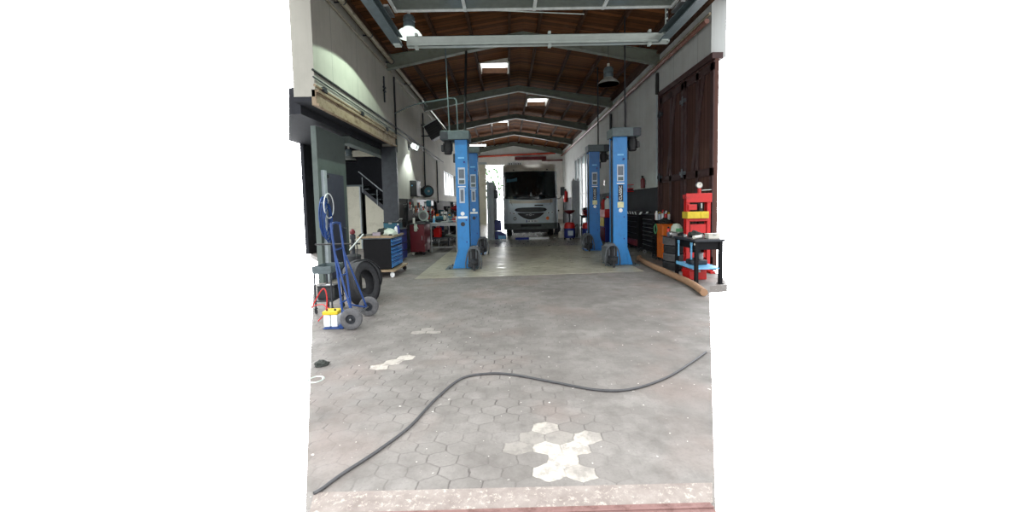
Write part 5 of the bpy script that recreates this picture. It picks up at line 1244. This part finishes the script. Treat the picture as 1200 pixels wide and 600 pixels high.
# ------------------------------------------------------------ more workshop clutter along the left wall
t = thing('air_compressor', (-2.2, 15.95, 0), 'dark upright air compressor with red motor beyond the crowded bench', 'compressor')
mb = MB(); mb.lathe([(0, .12), (.16, .14), (.24, .22), (.24, 1.1), (.16, 1.2), (0, 1.22)], n=28); mb.build('air_tank', 'hazy', t)
mb = MB(); mb.cyl((-.12, 0, 1.36), (.14, 0, 1.36), .11); mb.build('motor', 'red', t)
mb = MB(); mb.box(-.16, -.02, -.1, .1, 1.2, 1.62); mb.build('pump_head', 'darkmetal', t, bevel=.02)
mb = MB(); mb.lathe([(.13, -.02), (.15, -.02), (.15, .02), (.13, .02)], (0, -.16, 1.38), (0, 1, 0), closed=True); mb.build('belt_guard', 'darkred', t)
for a in (.5, 2.6, 4.7):
    mb = MB(); mb.cyl((.2*math.cos(a), .2*math.sin(a), 0), (.17*math.cos(a), .17*math.sin(a), .24), .02); mb.build('foot', 'darkmetal', t)
def jerrycan(loc, m, label, rz=0):
    t = thing('jerrycan', loc, label, 'canister', rz)
    mb = MB(); mb.prism([(-.12, 0), (.12, 0), (.12, .24), (.04, .31), (-.12, .31)], 'x', -.07, .07); mb.build('can_body', m, t, bevel=.015)
    mb = MB(); mb.cyl((0, .08, .28), (0, .11, .33), .025); mb.build('cap', 'black', t)
    mb = MB(); mb.tube([(0, -.09, .31), (0, -.08, .35), (0, .0, .35), (0, .02, .31)], .012); mb.build('handle', m, t)
jerrycan((-1.74, 13.1, .451), 'black', 'black jerrycan on the lower shelf of the near steel bench', .4)
jerrycan((-2.3, 12.5, .451), 'red', 'red jerrycan at the left of the lower shelf of the near bench', 1.2)
jerrycan((-2.45, 14.2, .451), 'navy', 'dark blue jerrycan under the crowded bench', .2)
jerrycan((-2.5, 14.9, .451), 'offwhite', 'pale jerrycan under the crowded bench', .9)
for k, (y, z, L, m, l) in enumerate(((11.6, 1.5, .34, 'black', 'black cable loops hanging on the left wall above the red cabinet'), (15.95, 1.35, .28, 'orange', 'orange cable loops hanging low on the left wall behind the compressor'), (16.4, 1.7, .36, 'black', 'black hose loops hanging on the left wall behind the compressor'))):
    t = thing('cable_loops', (XL, y, z), l, 'cable')
    for q in range(4):
        mb = MB(); ra = .11+.015*q; mb.tube([(.04+.012*q, ra*math.cos(a*PI/12), -L+L*math.sin(a*PI/12)*(1-.04*q)) for a in range(25)], .009, n=6); mb.build('loop', m, t)
    mb = MB(); mb.tube([(0, 0, .02), (.1, 0, .02), (.105, 0, .05)], .008); mb.build('hook', 'steel', t)
t = thing('bench_lathe', (-2.5, 16.95, .951), 'grey bench lathe on the far dark bench', 'lathe')
t.location = (-2.86, 16.85, .951)
mb = MB(); mb.box(-.14, .14, -.34, .34, 0, .09); mb.build('lathe_bed', 'hazy', t, bevel=.01)
mb = MB(); mb.box(-.12, .12, -.34, -.12, .09, .34); mb.build('head_stock', 'teal', t, bevel=.015)
mb = MB(); mb.cyl((0, -.12, .22), (0, -.04, .22), .07); mb.build('chuck', 'steel', t)
mb = MB(); mb.box(-.06, .06, .2, .32, .09, .26); mb.build('tail_stock', 'hazy', t, bevel=.01)
bottle((-1.70, 12.75, .931), .035, .2, 'white', 'red', 'white bottle with red cap at the right end of the near bench')
bottle((-2.36, 12.25, .931), .035, .18, 'lightblue', 'white', 'pale blue bottle at the front left corner of the near bench')
can((-2.84, 11.6, .952), .035, .2, 'offwhite', 'black', 'pale can with black cap at the left front of the red cabinet', None)
heap('rag_pile', (-2.56, 12.16, .952), (.05, .05, .07), 'cloth', 'small pale cloth behind the chop saw on the red cabinet', 'rags', 51)
t = thing('wall_sign', (XR, 16.4, 2.3), 'small round white sign on the right wall between the right posts', 'sign')
mb = MB(); mb.lathe([(0, 0), (.14, 0), (.14, .012), (0, .012)], (0, 0, 0), (-1, 0, 0)); mb.build('sign_plate', 'white', t)
mb = MB(); mb.lathe([(.10, .012), (.135, .012), (.135, .016), (.10, .016)], (0, 0, 0), (-1, 0, 0), closed=True); mb.build('sign_ring', 'red', t)
